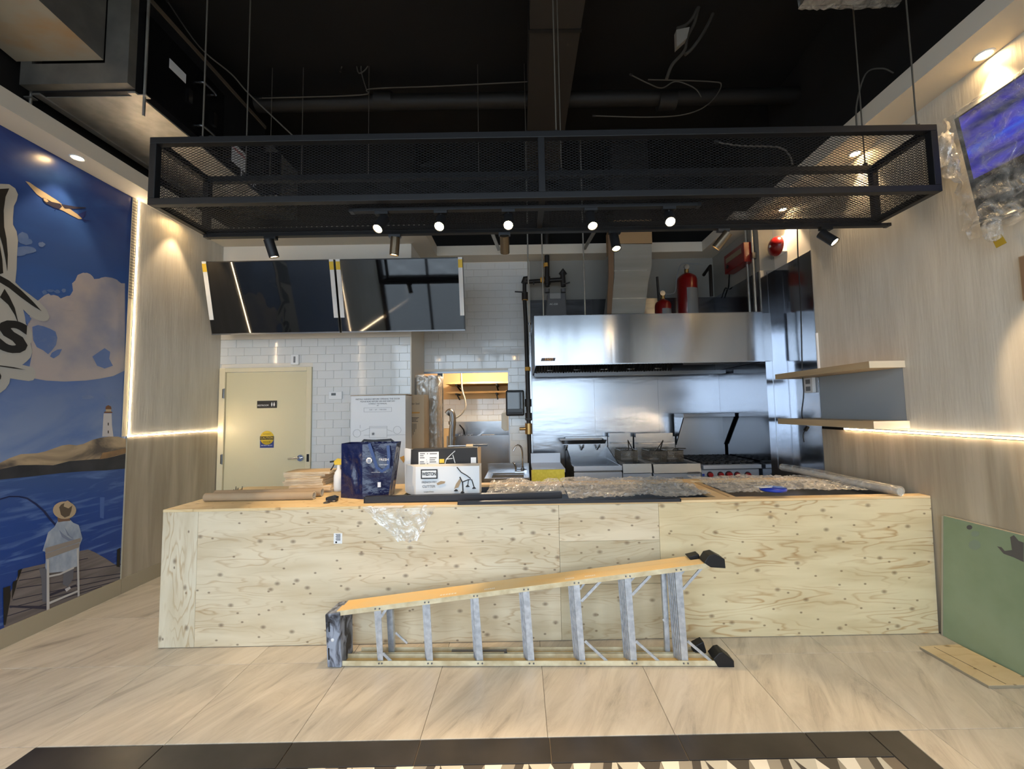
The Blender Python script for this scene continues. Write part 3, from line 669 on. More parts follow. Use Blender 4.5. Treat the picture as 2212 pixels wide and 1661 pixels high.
def L2(pts, r, Y): 
    mb.tube([at(x, y, 'Y', Y) for x, y in pts], r, 6, False)
L2([(987, 1009), (996, 1020), (1008, 1027), (1017, 1034)], .004, yp)
L2([(993, 1030), (999, 1042), (1000, 1060)], .005, yp); L2([(999, 1041), (1012, 1036), (1019, 1036), (1024, 1052)], .004, yp); L2([(1012, 1036), (1010, 1050)], .003, yp)
for x, y in ((999, 1064), (985, 1060), (1010, 1051), (1024, 1055)): mb.lathe([(.001, 0), (.017, 0), (.004, .012), (.001, .012)], at(x, y, 'Y', yp), 10)
mb.build('printed_machine', ink, t)
mb = MB(); mb.prism([at(x, y, 'Y', yp) for x, y in ((993, 1034), (996, 1040), (990, 1053), (981, 1056), (985, 1045))], (0, .0008, 0)); mb.prism([at(x, y, 'Y', yp) for x, y in ((943, 1044), (952, 1039), (962, 1040), (960, 1044), (945, 1048))], (0, .0008, 0)); mb.build('printed_potato', kraft, t)
yk = Yw+.19
def Kp(x, y): return at(x, y, 'Y', yk)
t = thing('black_carton', 'black topped carton with a white label, directly behind the white printed carton', 'box', (Kp(955, 1000).x, yk+.05, bz))
MB().prism([(Kp(885, 1000).x, yk, bz), (Kp(1034, 1000).x, yk, bz), (Kp(1031, 969).x, yk, Kp(1031, 967).z), (Kp(888, 973).x, yk, Kp(888, 971).z)], (0, .12, 0)).build('carton_body', mat('black_card', (38, 36, 36), .6), t)
MB().prism([(Kp(874, 1000).x, yk+.02, bz), (Kp(896, 1000).x, yk+.015, bz), (Kp(898, 978).x, yk+.01, Kp(898, 972).z), (Kp(873, 970).x, yk+.02, Kp(873, 968).z)], (0, -.006, 0)).build('side_flap', white_card, t)
MB().prism([(Kp(1031, 969).x, yk+.0, Kp(1031, 967).z), (Kp(1037, 969).x, yk+.05, Kp(1038, 966).z), (Kp(1037, 1000).x, yk+.05, bz), (Kp(1034, 1000).x, yk, bz)], (.002, 0, 0)).build('side_flap', kraft, t)
mb = MB(); rect(mb, 904, 976.5, 948, 1009, yk-.001); lb = mb.build('white_label', white_card, t)
mb = MB()
for j in range(6):
    for i, (a_, b_) in enumerate(((907, 918), (922, 925), (928, 944))):
        if (i+j) % 4 != 3: rect(mb, a_, 979+4.4*j, b_-(j*3 % 5), 981+4.4*j, yk-.0016, .0005)
mb.build('label_print', grey_ink, lb)
mb = MB(); rect(mb, 949, 991.5, 959.5, 1000, yk-.001); mb.build('yellow_patch', yellow, t)
mb = MB(); rect(mb, 1017, 988, 1028.5, 1000, yk-.001); mb.build('printed_square', white_card, t)
mb = MB()
for pts in ([(961, 1003), (964, 992), (975, 981), (983, 974)], [(978, 982), (983, 1000)], [(964, 992), (978, 990)]): mb.tube([at(x, y, 'Y', yk-.002) for x, y in pts], .0035, 6, False)
mb.build('printed_machine', white_card, t)
# flat white papers by the bag, knife on the carton
c = at(838, 1096, 'Z', HC+.017)
t = tag(MB().box(c.x-.11, c.x+.10, c.y-.006, c.y+.05, HC+.0165, HC+.018).build('paper_sheet', white_card), 'white paper sheet under the charcoal strip on the counter edge', 'paper')
kz = Kp(1000, 967).z+.001
pA, pB, pC = at(968, 964, 'Y', yk+.05), at(1007, 963, 'Y', yk+.05), at(1034, 962.5, 'Y', yk+.05)
t = thing('kitchen_brush', 'slim metal blade tool with tan ferrule and black handle lying on the black carton', 'tool', pB)
MB().bar(pA+Vector((0, 0, .003)), pB+Vector((0, 0, .003)), .02, .003).build('blade', chrome, t); MB().bar(pB+Vector((0, 0, .004)), pB+(pC-pB)*.55+Vector((0, 0, .004)), .02, .018).build('ferrule', pine, t); MB().bar(pB+(pC-pB)*.55+Vector((0, 0, .004)), at(1053, 962.5, 'Y', yk+.05)+Vector((0, 0, .004)), .016, .012).build('handle', black_p, t)

# blue lid, label tag, tube rail at right
c = at(1670, 1060, 'Z', HC+.05)
t = thing('blue_lid', 'bright blue round plastic lid lying on the film over the right well', 'lid', (c.x, c.y, HC+.05))
MB().lathe([(.0001, .006), (.075, .008), (.085, .0), (.09, .012), (.084, .022), (.0001, .024)], (c.x, c.y, HC+.052), 28).build('lid_disc', mat('bright_blue_plastic', (22, 52, 160), .3), t)
MB().bar((c.x-.13, c.y-.03, HC+.084), (c.x-.03, c.y-.0, HC+.080), .06, .002).build('paper_label', white_card, t)
MB().tube([(c.x-.05, c.y-.02, HC+.082), (c.x-.02, c.y-.03, HC+.09), (c.x-.01, c.y+.01, HC+.086), (c.x-.04, c.y+.03, HC+.082)], .0018, 6).build('wire_tie', white_card, t)
p = at(1690, 1010, 'Y', 4.10); q = at(1945, 1062, 'Z', HC+.05)
t = thing('wrapped_rail', 'long pale tube wrapped in plastic film along the right end of the counter', 'tube', q)
MB().tube([p, (p+q)/2, q], .026, 12, False).build('tube_core', mat('pale_grey_tube', (186, 180, 170), .4), t)
MB().tube([p+Vector((0, 0, .004)), p*.66+q*.34+Vector((.01, 0, .012)), p*.33+q*.67+Vector((-.01, 0, .006)), q+Vector((0, 0, .004))], .036, 14).build('film_sleeve', film, t)

# ------------------------------------------------------------------ stepladder lying on its side
la = at(728, 1440, 'Z', 0); lb_ = at(1560, 1440, 'Z', 0)
ang = math.atan2(lb_.y-la.y, lb_.x-la.x)
fib = mat('orange_fibreglass', (240, 194, 118), .4, col2=(228, 200, 148), nscale=5, nstretch=(.4, 1, 1), detail=6)
fib_p = mat('pale_fibreglass', (218, 206, 174), .45, col2=(188, 170, 134), nscale=12)
t = thing('stepladder', 'orange fibreglass and aluminium stepladder lying on its side in front of the plywood counter', 'ladder', (la.x, la.y, 0), ang)
LM = world_of(t); U = (LM.to_3x3() @ Vector((1, 0, 0))); V = (LM.to_3x3() @ Vector((0, 1, 0)))
def lad(x, y, v=0):   # pixel on the ladder plane offset v backwards
    o = Vector((la.x, la.y, 0))+V*v; d = (x-PPX)/FPX*RX-(y-830.5)/FPX*UX+FW
    tt = (o-CAM).dot(V)/d.dot(V); return CAM+d*tt
def LP(u, v, w): return LM @ Vector((u, v, w))
def luw(x, y, v=0): p = LM.inverted() @ lad(x, y, v); return p.x, p.z
uL, wL = luw(727, 1331); uR, wR = luw(1530, 1227)
uE = luw(1555, 1436)[0]
def lprism(name, pts, v0, v1, m, parent=t, bevel=0): return MB().prism([LP(u, v0, w) for u, w in pts], V*(v1-v0)).build(name, m, parent, bevel=bevel)
fw = .030; sl = (wR-wL)/(uR-uL)
# upper front rail: front flange, back flange, web on top
def chan(name, u0, w0, u1, w1, v0, v1, sgn, mweb, mfl):
    """U channel between two ends; w0/w1 the flange edge away from the web, sgn +1 web above, -1 web below"""
    mb = MB(); h = fw*sgn; tk = .004
    def quad(a, b, va, vb): mb.hexa([LP(u0, va, a[0]), LP(u1, va, a[1]), LP(u1, vb, a[1]), LP(u0, vb, a[0]), LP(u0, va, b[0]), LP(u1, va, b[1]), LP(u1, vb, b[1]), LP(u0, vb, b[0])])
    lo = (w0, w1); hi = (w0+h, w1+h)
    A, Bq = (lo, hi) if sgn > 0 else (hi, lo)
    mb.cur = 1; quad(A, Bq, v0, v0+tk); quad(A, Bq, v1-tk, v1)
    mb.cur = 0
    if sgn > 0: quad((w0+h-tk, w1+h-tk), hi, v0+tk, v1-tk); quad((w0+h, w1+h), (w0+h+.001, w1+h+.001), v0, v1)
    else: quad(hi, (w0+h+tk, w1+h+tk), v0+tk, v1-tk)
    return mb.build(name, [mweb, mfl], t)
chan('front_rail', uL, wL, uR, wR, 0, .078, 1, fib, fib_p)
chan('front_rail', uL, .0345, uE, .0345, 0, .078, -1, fib, fib_p)
uR2 = luw(1490, 1210, .085)[0]
chan('rear_rail', uL+.01, wL, uR2, wL+sl*(uR2-uL), .080, .148, 1, fib, fib_p)
chan('rear_rail', uL+.10, .034, uE-.06, .034, .090, .150, -1, fib, fib_p)
# treads
steps = [((808, 822), 1313, (816, 827), 1430), ((915, 928), 1302, (922, 935), 1431), ((1021, 1033), 1287, (1030, 1044), 1431), ((1129, 1143), 1273, (1141, 1155), 1431),
         ((1238, 1252), 1258, (1252, 1265), 1429), ((1349, 1363), 1245, (1363, 1377), 1429), ((1458, 1473), 1230, (1474, 1488), 1429)]
us = []; SH = .030
for (ta, tb), ty, (ba, bb), by in steps:
    u0, w0 = luw(ta, ty); u1, _ = luw(tb, ty); u2, w2 = luw(ba, by); u3, _ = luw(bb, by)
    w0 = wL+sl*(u0-uL)+.012; w2 = .018; us.append((u0, u1, u2, u3, w0))
    s_ = MB()
    s_.hexa([LP(u2, .006, w2), LP(u3, .006, w2), LP(u3, .010, w2), LP(u2, .010, w2), LP(u0, .006, w0), LP(u1, .006, w0), LP(u1, .010, w0), LP(u0, .010, w0)])
    s_.hexa([LP(u2, .010, w2), LP(u2+.004, .010, w2), LP(u2+.004-SH, .074, w2), LP(u2-SH, .074, w2), LP(u0, .010, w0), LP(u0+.004, .010, w0), LP(u0+.004-SH, .074, w0), LP(u0-SH, .074, w0)])
    s_.hexa([LP(u2-SH, .070, w2), LP(u3-SH, .070, w2), LP(u3-SH, .074, w2), LP(u2-SH, .074, w2), LP(u0-SH, .070, w0), LP(u1-SH, .070, w0), LP(u1-SH, .074, w0), LP(u0-SH, .074, w0)])
    so = s_.build('tread', alu, t)
    # ribs on the tread face
    rb = MB()
    for k in range(4):
        v = .018+.014*k; q_ = SH*(v-.01)/.064; rb.hexa([LP(u2-.003-q_, v, w2), LP(u2-q_, v, w2), LP(u2-q_, v+.004, w2), LP(u2-.003-q_, v+.004, w2), LP(u0-.003-q_, v, w0), LP(u0-q_, v, w0), LP(u0-q_, v+.004, w0), LP(u0-.003-q_, v+.004, w0)])
    rb.build('tread_ribs', alu, so)
    for uu, ww in ((u0+.008, w0+.004), (u1-.006, w0+.005), (u2+.008, .020), (u3-.006, .020)):
        MB().cyl(LP(uu, -.003, ww), LP(uu, .001, ww), .0055, n=8).build('rivet', steel_d, t)
# rear cross bars
for (xa, xb, xc, xd, yt_, yb_) in ((834, 847, 840, 852, 1318, 1400), (1428, 1439, 1437, 1447, 1238, 1398)):
    a0 = luw(xa, yt_, .11)[0]; a1 = luw(xb, yt_, .11)[0]; b0 = luw(xc, yb_, .11)[0]; b1 = luw(xd, yb_, .11)[0]; wt = wL+sl*(a0-uL)+.02
    MB().hexa([LP(b0, .105, .02), LP(b1, .105, .02), LP(b1, .135, .02), LP(b0, .135, .02), LP(a0, .105, wt), LP(a1, .105, wt), LP(a1, .135, wt), LP(a0, .135, wt)]).build('rear_bar', alu, t)
# diagonal braces
def brace(xa, ya, xb, yb, v=.004, w=.016):
    a, b = luw(xa, ya), luw(xb, yb)
    MB().bar(LP(a[0], v+.004, a[1]), LP(b[0], v+.004, b[1]), w, .006, V).build('brace', alu, t)
for x0_, y0_, x1_, y1_ in ((1256, 1300, 1298, 1256), (1366, 1286, 1406, 1244), (1476, 1274, 1520, 1224), (1264, 1386, 1312, 1430), (1374, 1386, 1424, 1430), (1486, 1386, 1538, 1430), (822, 1334, 836, 1313), (826, 1412, 844, 1430)):
    brace(x0_, y0_, x1_, y1_)
for x0_, y0_, x1_, y1_ in ((1256, 1284, 1276, 1256), (1366, 1268, 1388, 1244), (1476, 1256, 1500, 1226), (846, 1380, 872, 1404), (1440, 1350, 1452, 1366)):
    brace(x0_, y0_, x1_, y1_, .07, .012)
# spreader lying on the rear rails
a, b = luw(976, 1407, .082), luw(1092, 1408, .082)
MB().bar(LP(a[0], .083, .05), LP(b[0], .083, .05), .008, .014, V).build('spreader', steel_d, t)
MB().bar(LP(b[0], .083, .058), LP(b[0]+.002, .083, .02), .018, .006, V).build('spreader', steel_d, t)
# top cap
cap = mat('grey_white_scuffed_plastic', (150, 156, 170), .55, col2=(44, 44, 50), nscale=14, nstretch=(1, 1, .5), detail=6, ramp=(.42, .58), distort=1)
u0, _ = luw(703, 1380); u1, _ = luw(734, 1400); w_t = luw(712, 1325)[1]
ct_ = MB().hexa([LP(u0+.02, -.012, .002), LP(u1+.018, -.012, .002), LP(u1+.018, .155, .002), LP(u0+.02, .155, .002), LP(u0, -.012, w_t), LP(u1, -.012, w_t+.01), LP(u1+.01, .155, w_t+.012), LP(u0+.01, .155, w_t)]).build('top_cap', cap, t, bevel=.006)
for wa, wb in ((.28, .22), (.12, .05)):
    a_ = u0+.028
    MB().bar(LP(a_, -.0125, wa), LP(a_+.003, -.0125, wb), .008, .004, V).build('cap_slot', black_p, ct_)
MB().lathe([(.0001, 0), (.011, 0), (.011, .001), (.0001, .001)], LP(u0+.052, -.0135, .17), 16, V).build('cap_emblem', white_ink, ct_)
# feet
def foot(pts, v0, v1, lab='rubber_foot'):
    lprism(lab, [luw(x, y, v0) for x, y in pts], v0, v1, black_metal, bevel=.004)
foot([(1521, 1216), (1531, 1200), (1545, 1197), (1566, 1208), (1568, 1228), (1536, 1226)], -.006, .08)
foot([(1541, 1424), (1553, 1411), (1562, 1409), (1586, 1428), (1587, 1444), (1553, 1443)], -.006, .08)
foot([(1486, 1203), (1510, 1197), (1514, 1207), (1494, 1212)], .09, .15)
foot([(1500, 1396), (1520, 1386), (1526, 1406), (1526, 1414), (1500, 1412)], .09, .15)
for k in range(3):
    uu = uL+.3+.55*k
ink_w = mat('worn_white_print', (236, 226, 206), .6)
for xx, yy, w in ((948, 1281, .11), (1045, 1270, .07), (1222, 1244, .06), (1265, 1241, .07)):
    p = luw(xx, yy+14)[0]; wv = wL+sl*(p-uL)+fw+.0012
    mb = MB(); 
    for k in range(6): mb.hexa([LP(p+w*k/6, .03, wv+sl*w*k/6), LP(p+w*(k+.7)/6, .03, wv+sl*w*(k+.7)/6), LP(p+w*(k+.7)/6, .045, wv+sl*w*(k+.7)/6), LP(p+w*k/6, .045, wv+sl*w*k/6), LP(p+w*k/6, .03, wv+.0008+sl*w*k/6), LP(p+w*(k+.7)/6, .03, wv+.0008+sl*w*(k+.7)/6), LP(p+w*(k+.7)/6, .045, wv+.0008+sl*w*(k+.7)/6), LP(p+w*k/6, .045, wv+.0008+sl*w*k/6)])
    mb.build('printed_lettering', ink_w, t)

# ------------------------------------------------------------------ green board and plywood plank at right
gm = mat('green_gypsum_board', (132, 148, 116), .8, col2=(144, 158, 128), nscale=3, detail=6)
g = thing('green_board', 'green moisture-resistant plasterboard leaning on the right wall beside the counter end', 'board', (XR-.02, 2.2, 0))
bt, bl = 2.80, 2.87
MB().prism([(XR-.022, bl, .001), (XR-.022, bl+.0, .001), (XR-.022, bt, .828), (XR-.022, .9, .828), (XR-.022, .9, .001)], (.016, 0, 0)).build('board_face', gm, g)
MB().box(XR-.0225, XR-.005, .9, bt-.001, .8285, .832).prism([(XR-.0235, bl+.001, .001), (XR-.0235, bl+.012, .001), (XR-.0235, bt+.012, .828), (XR-.0235, bt+.001, .828)], (.017, 0, 0)).build('paper_edge', mat('pale_paper_edge', (168, 160, 140), .8), g)
sm = mat('dried_grey_smear', (92, 88, 84), .9); sm2 = mat('dried_pale_smear', (134, 148, 128), .9)
def smear(pts, m, name): MB().prism([at(x, y, 'X', XR-.0232) for x, y in pts], (.001, 0, 0)).build(name, m, g)
def ell(cx, cy, rx_, ry_, n=14): return [(cx+rx_*math.cos(2*math.pi*k/n), cy+ry_*math.sin(2*math.pi*k/n)) for k in range(n)]
smear(ell(2094, 1139, 6, 5), sm, 'smear'); smear(ell(2106, 1153, 9, 6), sm2, 'smear'); smear(ell(2105, 1177, 13, 11), sm2, 'smear')
smear([(2154, 1180), (2163, 1182), (2170, 1190), (2186, 1188), (2182, 1160), (2190, 1156), (2200, 1168), (2211, 1172), (2211, 1214), (2190, 1204), (2168, 1196)], sm, 'smear')
tk = mat('plywood_plank_edge', (150, 138, 116), .7)
pk = thing('plywood_plank', 'narrow plywood plank lying on the floor tiles beside the green board', 'board', (2.72, 2.54, 0))
MB().prism([(2.575, 2.725, .001), (2.592, 2.352, .001), (2.872, 2.352, .001), (2.872, 2.46, .001), (2.846, 2.742, .001)], (0, 0, .014)).build('core', tk, pk)
MB().prism([(2.575, 2.725, .0151), (2.592, 2.352, .0151), (2.872, 2.352, .0151), (2.872, 2.46, .0151), (2.846, 2.742, .0151)], (0, 0, .002)).build('face_veneer', ply_mat('plank_veneer', (214, 196, 160), (198, 174, 134), (110, 84, 56), flat=True), pk)
MB().bar((2.66, 2.715, .0175), (2.70, 2.36, .0175), .003, .0008).build('crack', ink, pk)
# ------------------------------------------------------------------ door and things on the door wall
dr = struct_empty('door_1', (DX0, YD, 0))
cream = mat('cream_enamel', (206, 198, 166), .4); cream2 = mat('cream_frame', (216, 206, 176), .45)
lx0, lx1, lz = at(488, 900, 'Y', YD).x, at(663, 900, 'Y', YD).x, 2.125
MB().box(DX0, lx0-.003, YD-.03, YD+.06, 0, DZ).box(lx1+.003, DX1, YD-.03, YD+.06, 0, DZ).box(lx0-.003, lx1+.003, YD-.03, YD+.06, lz+.004, DZ).build('door_frame', cream2, dr, bevel=.003)
MB().box(lx0, lx1, YD-.006, YD+.04, .01, lz).build('door_leaf', cream, dr)
for yy in (850, 992):
    p = at(484, yy, 'Y', YD-.03); hb_ = MB().cyl((lx0-.006, YD-.036, p.z-.06), (lx0-.006, YD-.036, p.z+.06), .007, n=8).box(lx0-.03, lx0-.006, YD-.033, YD-.030, p.z-.055, p.z+.055).build('hinge', steel_d, dr)
p = at(650, 989, 'Y', YD-.01)
hd = MB().cyl((p.x, YD-.006, p.z), (p.x, YD-.03, p.z), .042, .038, 24).cyl((p.x, YD-.03, p.z), (p.x, YD-.06, p.z), .014, n=12).build('lever_handle', chrome, dr)
MB().tube([(p.x, YD-.058, p.z), (p.x-.05, YD-.058, p.z+.004), (p.x-.13, YD-.05, p.z-.004)], .010, 10).build('lever', chrome, hd)
p = at(665, 989, 'Y', YD-.03)
MB().box(p.x-.014, p.x+.014, YD-.034, YD-.0305, p.z-.045, p.z+.045).build('strike_plate', black_p, dr)
p0 = at(555.5, 866, 'Y', YD-.01); p1 = at(598, 881, 'Y', YD-.01)
t = thing('restroom_sign', 'small black restroom sign with white figures high on the cream door', 'sign', ((p0.x+p1.x)/2, YD-.01, p1.z))
MB().box(p0.x, p1.x, YD-.012, YD-.0065, p1.z, p0.z).build('sign_plate', black_p, t, bevel=.002)
text('sign_lettering', 'RESTROOM', .026, (p0.x+.075, YD-.0125, (p0.z+p1.z)/2-.012), '-Y', white_ink, t, .0005)
for k in range(2):
    xx = p1.x-.06+.028*k; zc = (p0.z+p1.z)/2
    MB().lathe([(.0001, 0), (.0055, 0), (.0055, .001), (.0001, .001)], (xx, YD-.0135, zc+.02), 10, (0, 1, 0)).prism([(xx-.008, YD-.0135, zc+.012), (xx+.008, YD-.0135, zc+.012), (xx+.007+.003*k, YD-.0135, zc-.006), (xx+.004, YD-.0135, zc-.024), (xx-.004, YD-.0135, zc-.024), (xx-.007-.003*k, YD-.0135, zc-.006)], (0, .001, 0)).build('sign_figure', white_ink, t)
# yellow and blue notice
p0 = at(562, 931, 'Y', YD-.01); p1 = at(591, 967, 'Y', YD-.01); cx = (p0.x+p1.x)/2; w = (p1.x-p0.x)/2
t = thing('caution_sticker', 'yellow disc and navy square caution sticker in the middle of the cream door', 'sticker', (cx, YD-.008, p1.z))
MB().box(cx-w, cx+w, YD-.0078, YD-.0065, p1.z, p1.z+1.35*w).build('sticker_base', mat('royal_blue_print', (32, 52, 120), .5), t)
MB().lathe([(.0001, 0), (w, 0), (w, .0006), (.0001, .0006)], (cx, YD-.0085, p0.z-w), 32, (0, 1, 0)).build('sticker_disc', yellow, t)
MB().box(cx-w*1.02, cx+w*1.02, YD-.0092, YD-.0086, p0.z-w-.004-.018, p0.z-w-.004+.022).build('sticker_band', ink, t)
text('sticker_lettering', 'CAUTION', .034, (cx, YD-.0096, p0.z-w-.002), '-Y', yellow, t, .0003)
text('sticker_lettering', 'AUTOMATIC', .016, (cx, YD-.0092, p0.z-w+.045), '-Y', ink, t, .0003); text('sticker_lettering', 'DOOR', .03, (cx, YD-.0092, p0.z-w-.05), '-Y', ink, t, .0003)
text('sticker_lettering', 'DO NOT BLOCK', .018, (cx, YD-.0092, p1.z+.028), '-Y', white_ink, t, .0003)
# thermostat, sensor
p0 = at(711, 846, 'Y', YD-.02); p1 = at(739, 862, 'Y', YD-.02)
t = thing('thermostat', 'white wall thermostat with small grey display right of the cream door', 'thermostat', ((p0.x+p1.x)/2, YD-.02, p1.z))
MB().box(p0.x, p1.x, YD-.028, YD-.0085, p1.z, p0.z).build('thermostat_body', white_card, t, bevel=.004)
MB().box(p0.x+.03, p0.x+.085, YD-.0295, YD-.0282, p1.z+.045, p0.z-.018).build('display', mat('lcd_grey', (96, 102, 104), .3), t)
p0 = at(629, 766, 'Y', YD-.02); p1 = at(646, 788, 'Y', YD-.02)
t = thing('wall_sensor', 'small white alarm sensor on the tiles above the door', 'sensor', ((p0.x+p1.x)/2, YD-.02, p1.z))
MB().box(p0.x, p1.x, YD-.035, YD-.0085, p1.z, p0.z).build('sensor_body', white_card, t, bevel=.008)
MB().box((p0.x+p1.x)/2-.012, (p0.x+p1.x)/2+.012, YD-.037, YD-.0352, p1.z+.025, p0.z-.025).build('sensor_lens', grey_ink, t)

# televisions
def tv(x0, x1, label, strips):
    T0, T1 = 4.42, 4.60
    a, b = at(x0[0], 565, 'Y', T0), at(x1[0], 562, 'Y', T0); zt, zb = 3.335, 2.535
    xa, xb = (a.x+at(x0[1], 722, 'Y', T1).x)/2, (b.x+at(x1[1], 718, 'Y', T1).x)/2
    t = thing('television', label, 'television', ((xa+xb)/2, T1, zb), group='menu televisions above the door')
    n = Vector((0, zt-zb, T0-T1)).normalized()*-1; n = Vector((0, -(zt-zb), (T0-T1))).normalized()
    def Q(x, s, d): return Vector((x, T1+(T0-T1)*s, zb+(zt-zb)*s))-n*d
    MB().hexa([Q(xa, 0, .0), Q(xb, 0, 0), Q(xb, 0, .045), Q(xa, 0, .045), Q(xa, 1, 0), Q(xb, 1, 0), Q(xb, 1, .045), Q(xa, 1, .045)]).build('television_body', black_p, t)
    e = .012
    MB().add([Q(xa+e, .02, -.002), Q(xb-e, .02, -.002), Q(xb-e, .985, -.002), Q(xa+e, .985, -.002)], [(0, 1, 2, 3)]).build('screen', black_gloss, t)
    MB().hexa([Q(xa, 0, -.004), Q(xb, 0, -.004), Q(xb, 0, 0), Q(xa, 0, 0), Q(xa, .018, -.004), Q(xb, .018, -.004), Q(xb, .018, 0), Q(xa, .018, 0)]).build('bottom_bezel', steel_d, t)
    for s in strips:
        u, v = (xa+.002, xa+.05) if s < 0 else (xb-.05, xb-.002)
        st_ = MB().hexa([Q(u, .21, -.008), Q(v, .21, -.008), Q(v, .21, -.0035), Q(u, .21, -.0035), Q(u, 1, -.008), Q(v, 1, -.008), Q(v, 1, -.0035), Q(u, 1, -.0035)]).build('foam_strip', white_card, t)
        MB().hexa([Q(u, .86, -.0095), Q(v, .86, -.0095), Q(v, .86, -.0082), Q(u, .86, -.0082), Q(u, .97, -.0095), Q(v, .97, -.0095), Q(v, .97, -.0082), Q(u, .97, -.0082)]).build('warning_label', yellow, st_)
    # wall bracket
    MB().box((xa+xb)/2-.25, (xa+xb)/2+.25, YD-.05, YD-.013, 2.75, 3.15).bar(Q((xa+xb)/2, .3, .045), ((xa+xb)/2, YD-.03, 2.85), .08, .05).bar(Q((xa+xb)/2, .75, .045), ((xa+xb)/2, YD-.03, 3.08), .08, .05).build('wall_bracket', black_metal, t)
tv((437, 457), (724, 731), 'large black wall television above the cream door, left of the pair', (-1, 1))
tv((728, 735), (1001, 1003), 'large black wall television with bright reflections, right of the pair', (-1, 1))

# ------------------------------------------------------------------ big cartons before the tiled wall
Yc = 4.35
p0 = at(758, 853, 'Y', Yc); p1 = at(876, 900, 'Y', Yc)
t = thing('white_appliance_carton', 'tall white printed cardboard carton standing by the tiled wall behind the blue bag', 'box', ((p0.x+p1.x)/2, Yc+.25, 0))
MB().box(p0.x, p1.x, Yc, Yc+.25, .001, p0.z-.012).build('carton_body', white_card, t, bevel=.003)
MB().prism([(p0.x-.004, Yc-.004, p0.z-.012), (p1.x+.01, Yc-.004, p0.z-.008), (p1.x+.004, Yc+.25, p0.z-.002), (p0.x, Yc+.25, p0.z-.004)], (0, 0, .006)).build('top_flap', kraft, t)
cx = (p0.x+p1.x)/2
for k, (s, sz, yy) in enumerate((('INSTALL HANDLE BEFORE OPENING THE DOOR', .022, 862), ('PLEASE READ BEFORE USE AND KEEP DRY', .020, 867), ('CONSULT THE MANUAL', .018, 872), ('AT', .018, 876))):
    text('printed_lettering', s, sz, at(816, yy, 'Y', Yc-.0015), '-Y', ink, t, .0004)
mb = MB()
def frame_px(mb, xa, ya, xb, yb, Y, w=.002):
    p = at(xa, ya, 'Y', Y); q = at(xb, yb, 'Y', Y)
    for a_, b_, c_, d_ in ((p.x, q.x, p.z-w, p.z), (p.x, q.x, q.z, q.z+w), (p.x, p.x+w, q.z, p.z), (q.x-w, q.x, q.z, p.z)): mb.box(a_, b_, Y, Y+.001, c_, d_)
frame_px(mb, 786, 881, 846, 889, Yc-.002); mb.build('printed_frame', grey_ink, t)
text('printed_lettering', 'TOP  •  UP  •  THIS SIDE', .018, at(816, 885, 'Y', Yc-.0015), '-Y', grey_ink, t, .0004)
mb = MB()
frame_px(mb, 798, 921, 836, 945, Yc-.002)
for cx_, cy_, r_ in ((771, 936, .042), (858, 929, .042), (806, 937, .02)):
    c = at(cx_, cy_, 'Y', Yc-.002); mb.lathe([(r_, 0), (r_*.95, 0), (r_*.95, .001), (r_, .001), (r_, 0)], c, 28, (0, 1, 0))
mb.lathe([(.0001, 0), (.013, 0), (.013, .001), (.0001, .001)], at(806, 937, 'Y', Yc-.002), 16, (0, 1, 0))
for pts in ([(780, 932), (800, 924), (836, 924)], [(786, 940), (798, 940)], [(836, 940), (876, 939)], [(778, 925), (778, 918)], [(836, 928), (848, 932)]): mb.tube([at(x, y, 'Y', Yc-.002) for x, y in pts], .0012, 5, False)
mb.build('printed_diagram', grey_ink, t)
text('printed_lettering', 'COFFEE EQUIPMENT', .02, at(816, 950, 'Y', Yc-.0015), '-Y', grey_ink, t, .0004)
# orange tag
p = at(868, 996, 'Y', Yc-.003); MB().prism([at(x, y, 'Y', Yc-.004) for x, y in ((863, 988), (873, 984), (874, 994), (872, 1000), (869, 996))], (0, .002, 0)).build('orange_sticker', mat('orange_print', (226, 168, 84), .6), t)
# kraft carton
Yk = 4.62
p0 = at(877, 853, 'Y', Yk); p1 = at(916, 853, 'Y', Yk)
t = thing('kraft_carton', 'tall brown kraft carton with orange stripe right of the white printed carton', 'box', ((p0.x+p1.x)/2, Yk+.15, 0))
MB().box(p0.x, p1.x, Yk, Yk+.25, .001, p0.z).build('carton_body', kraft, t)
MB().box(p0.x, p1.x-.05, Yk-.001, Yk-.0002, at(890, 893, 'Y', Yk).z, at(890, 890, 'Y', Yk).z).build('printed_stripe', mat('orange_stripe', (168, 118, 52), .7), t)
text('printed_lettering', 'Mortar Seal', .03, at(893, 872, 'Y', Yk-.0015), '-Y', ink, t, .0004)
mb = MB()
for k in range(4): rect(mb, 882, 902+2.6*k, 905-k*3 % 7, 902.8+2.6*k, Yk-.0015)
for k in range(4): rect(mb, 889+3*k, 915, 890+3*k, 945-6*k, Yk-.0015)
mb.build('printed_lines', ink, t)
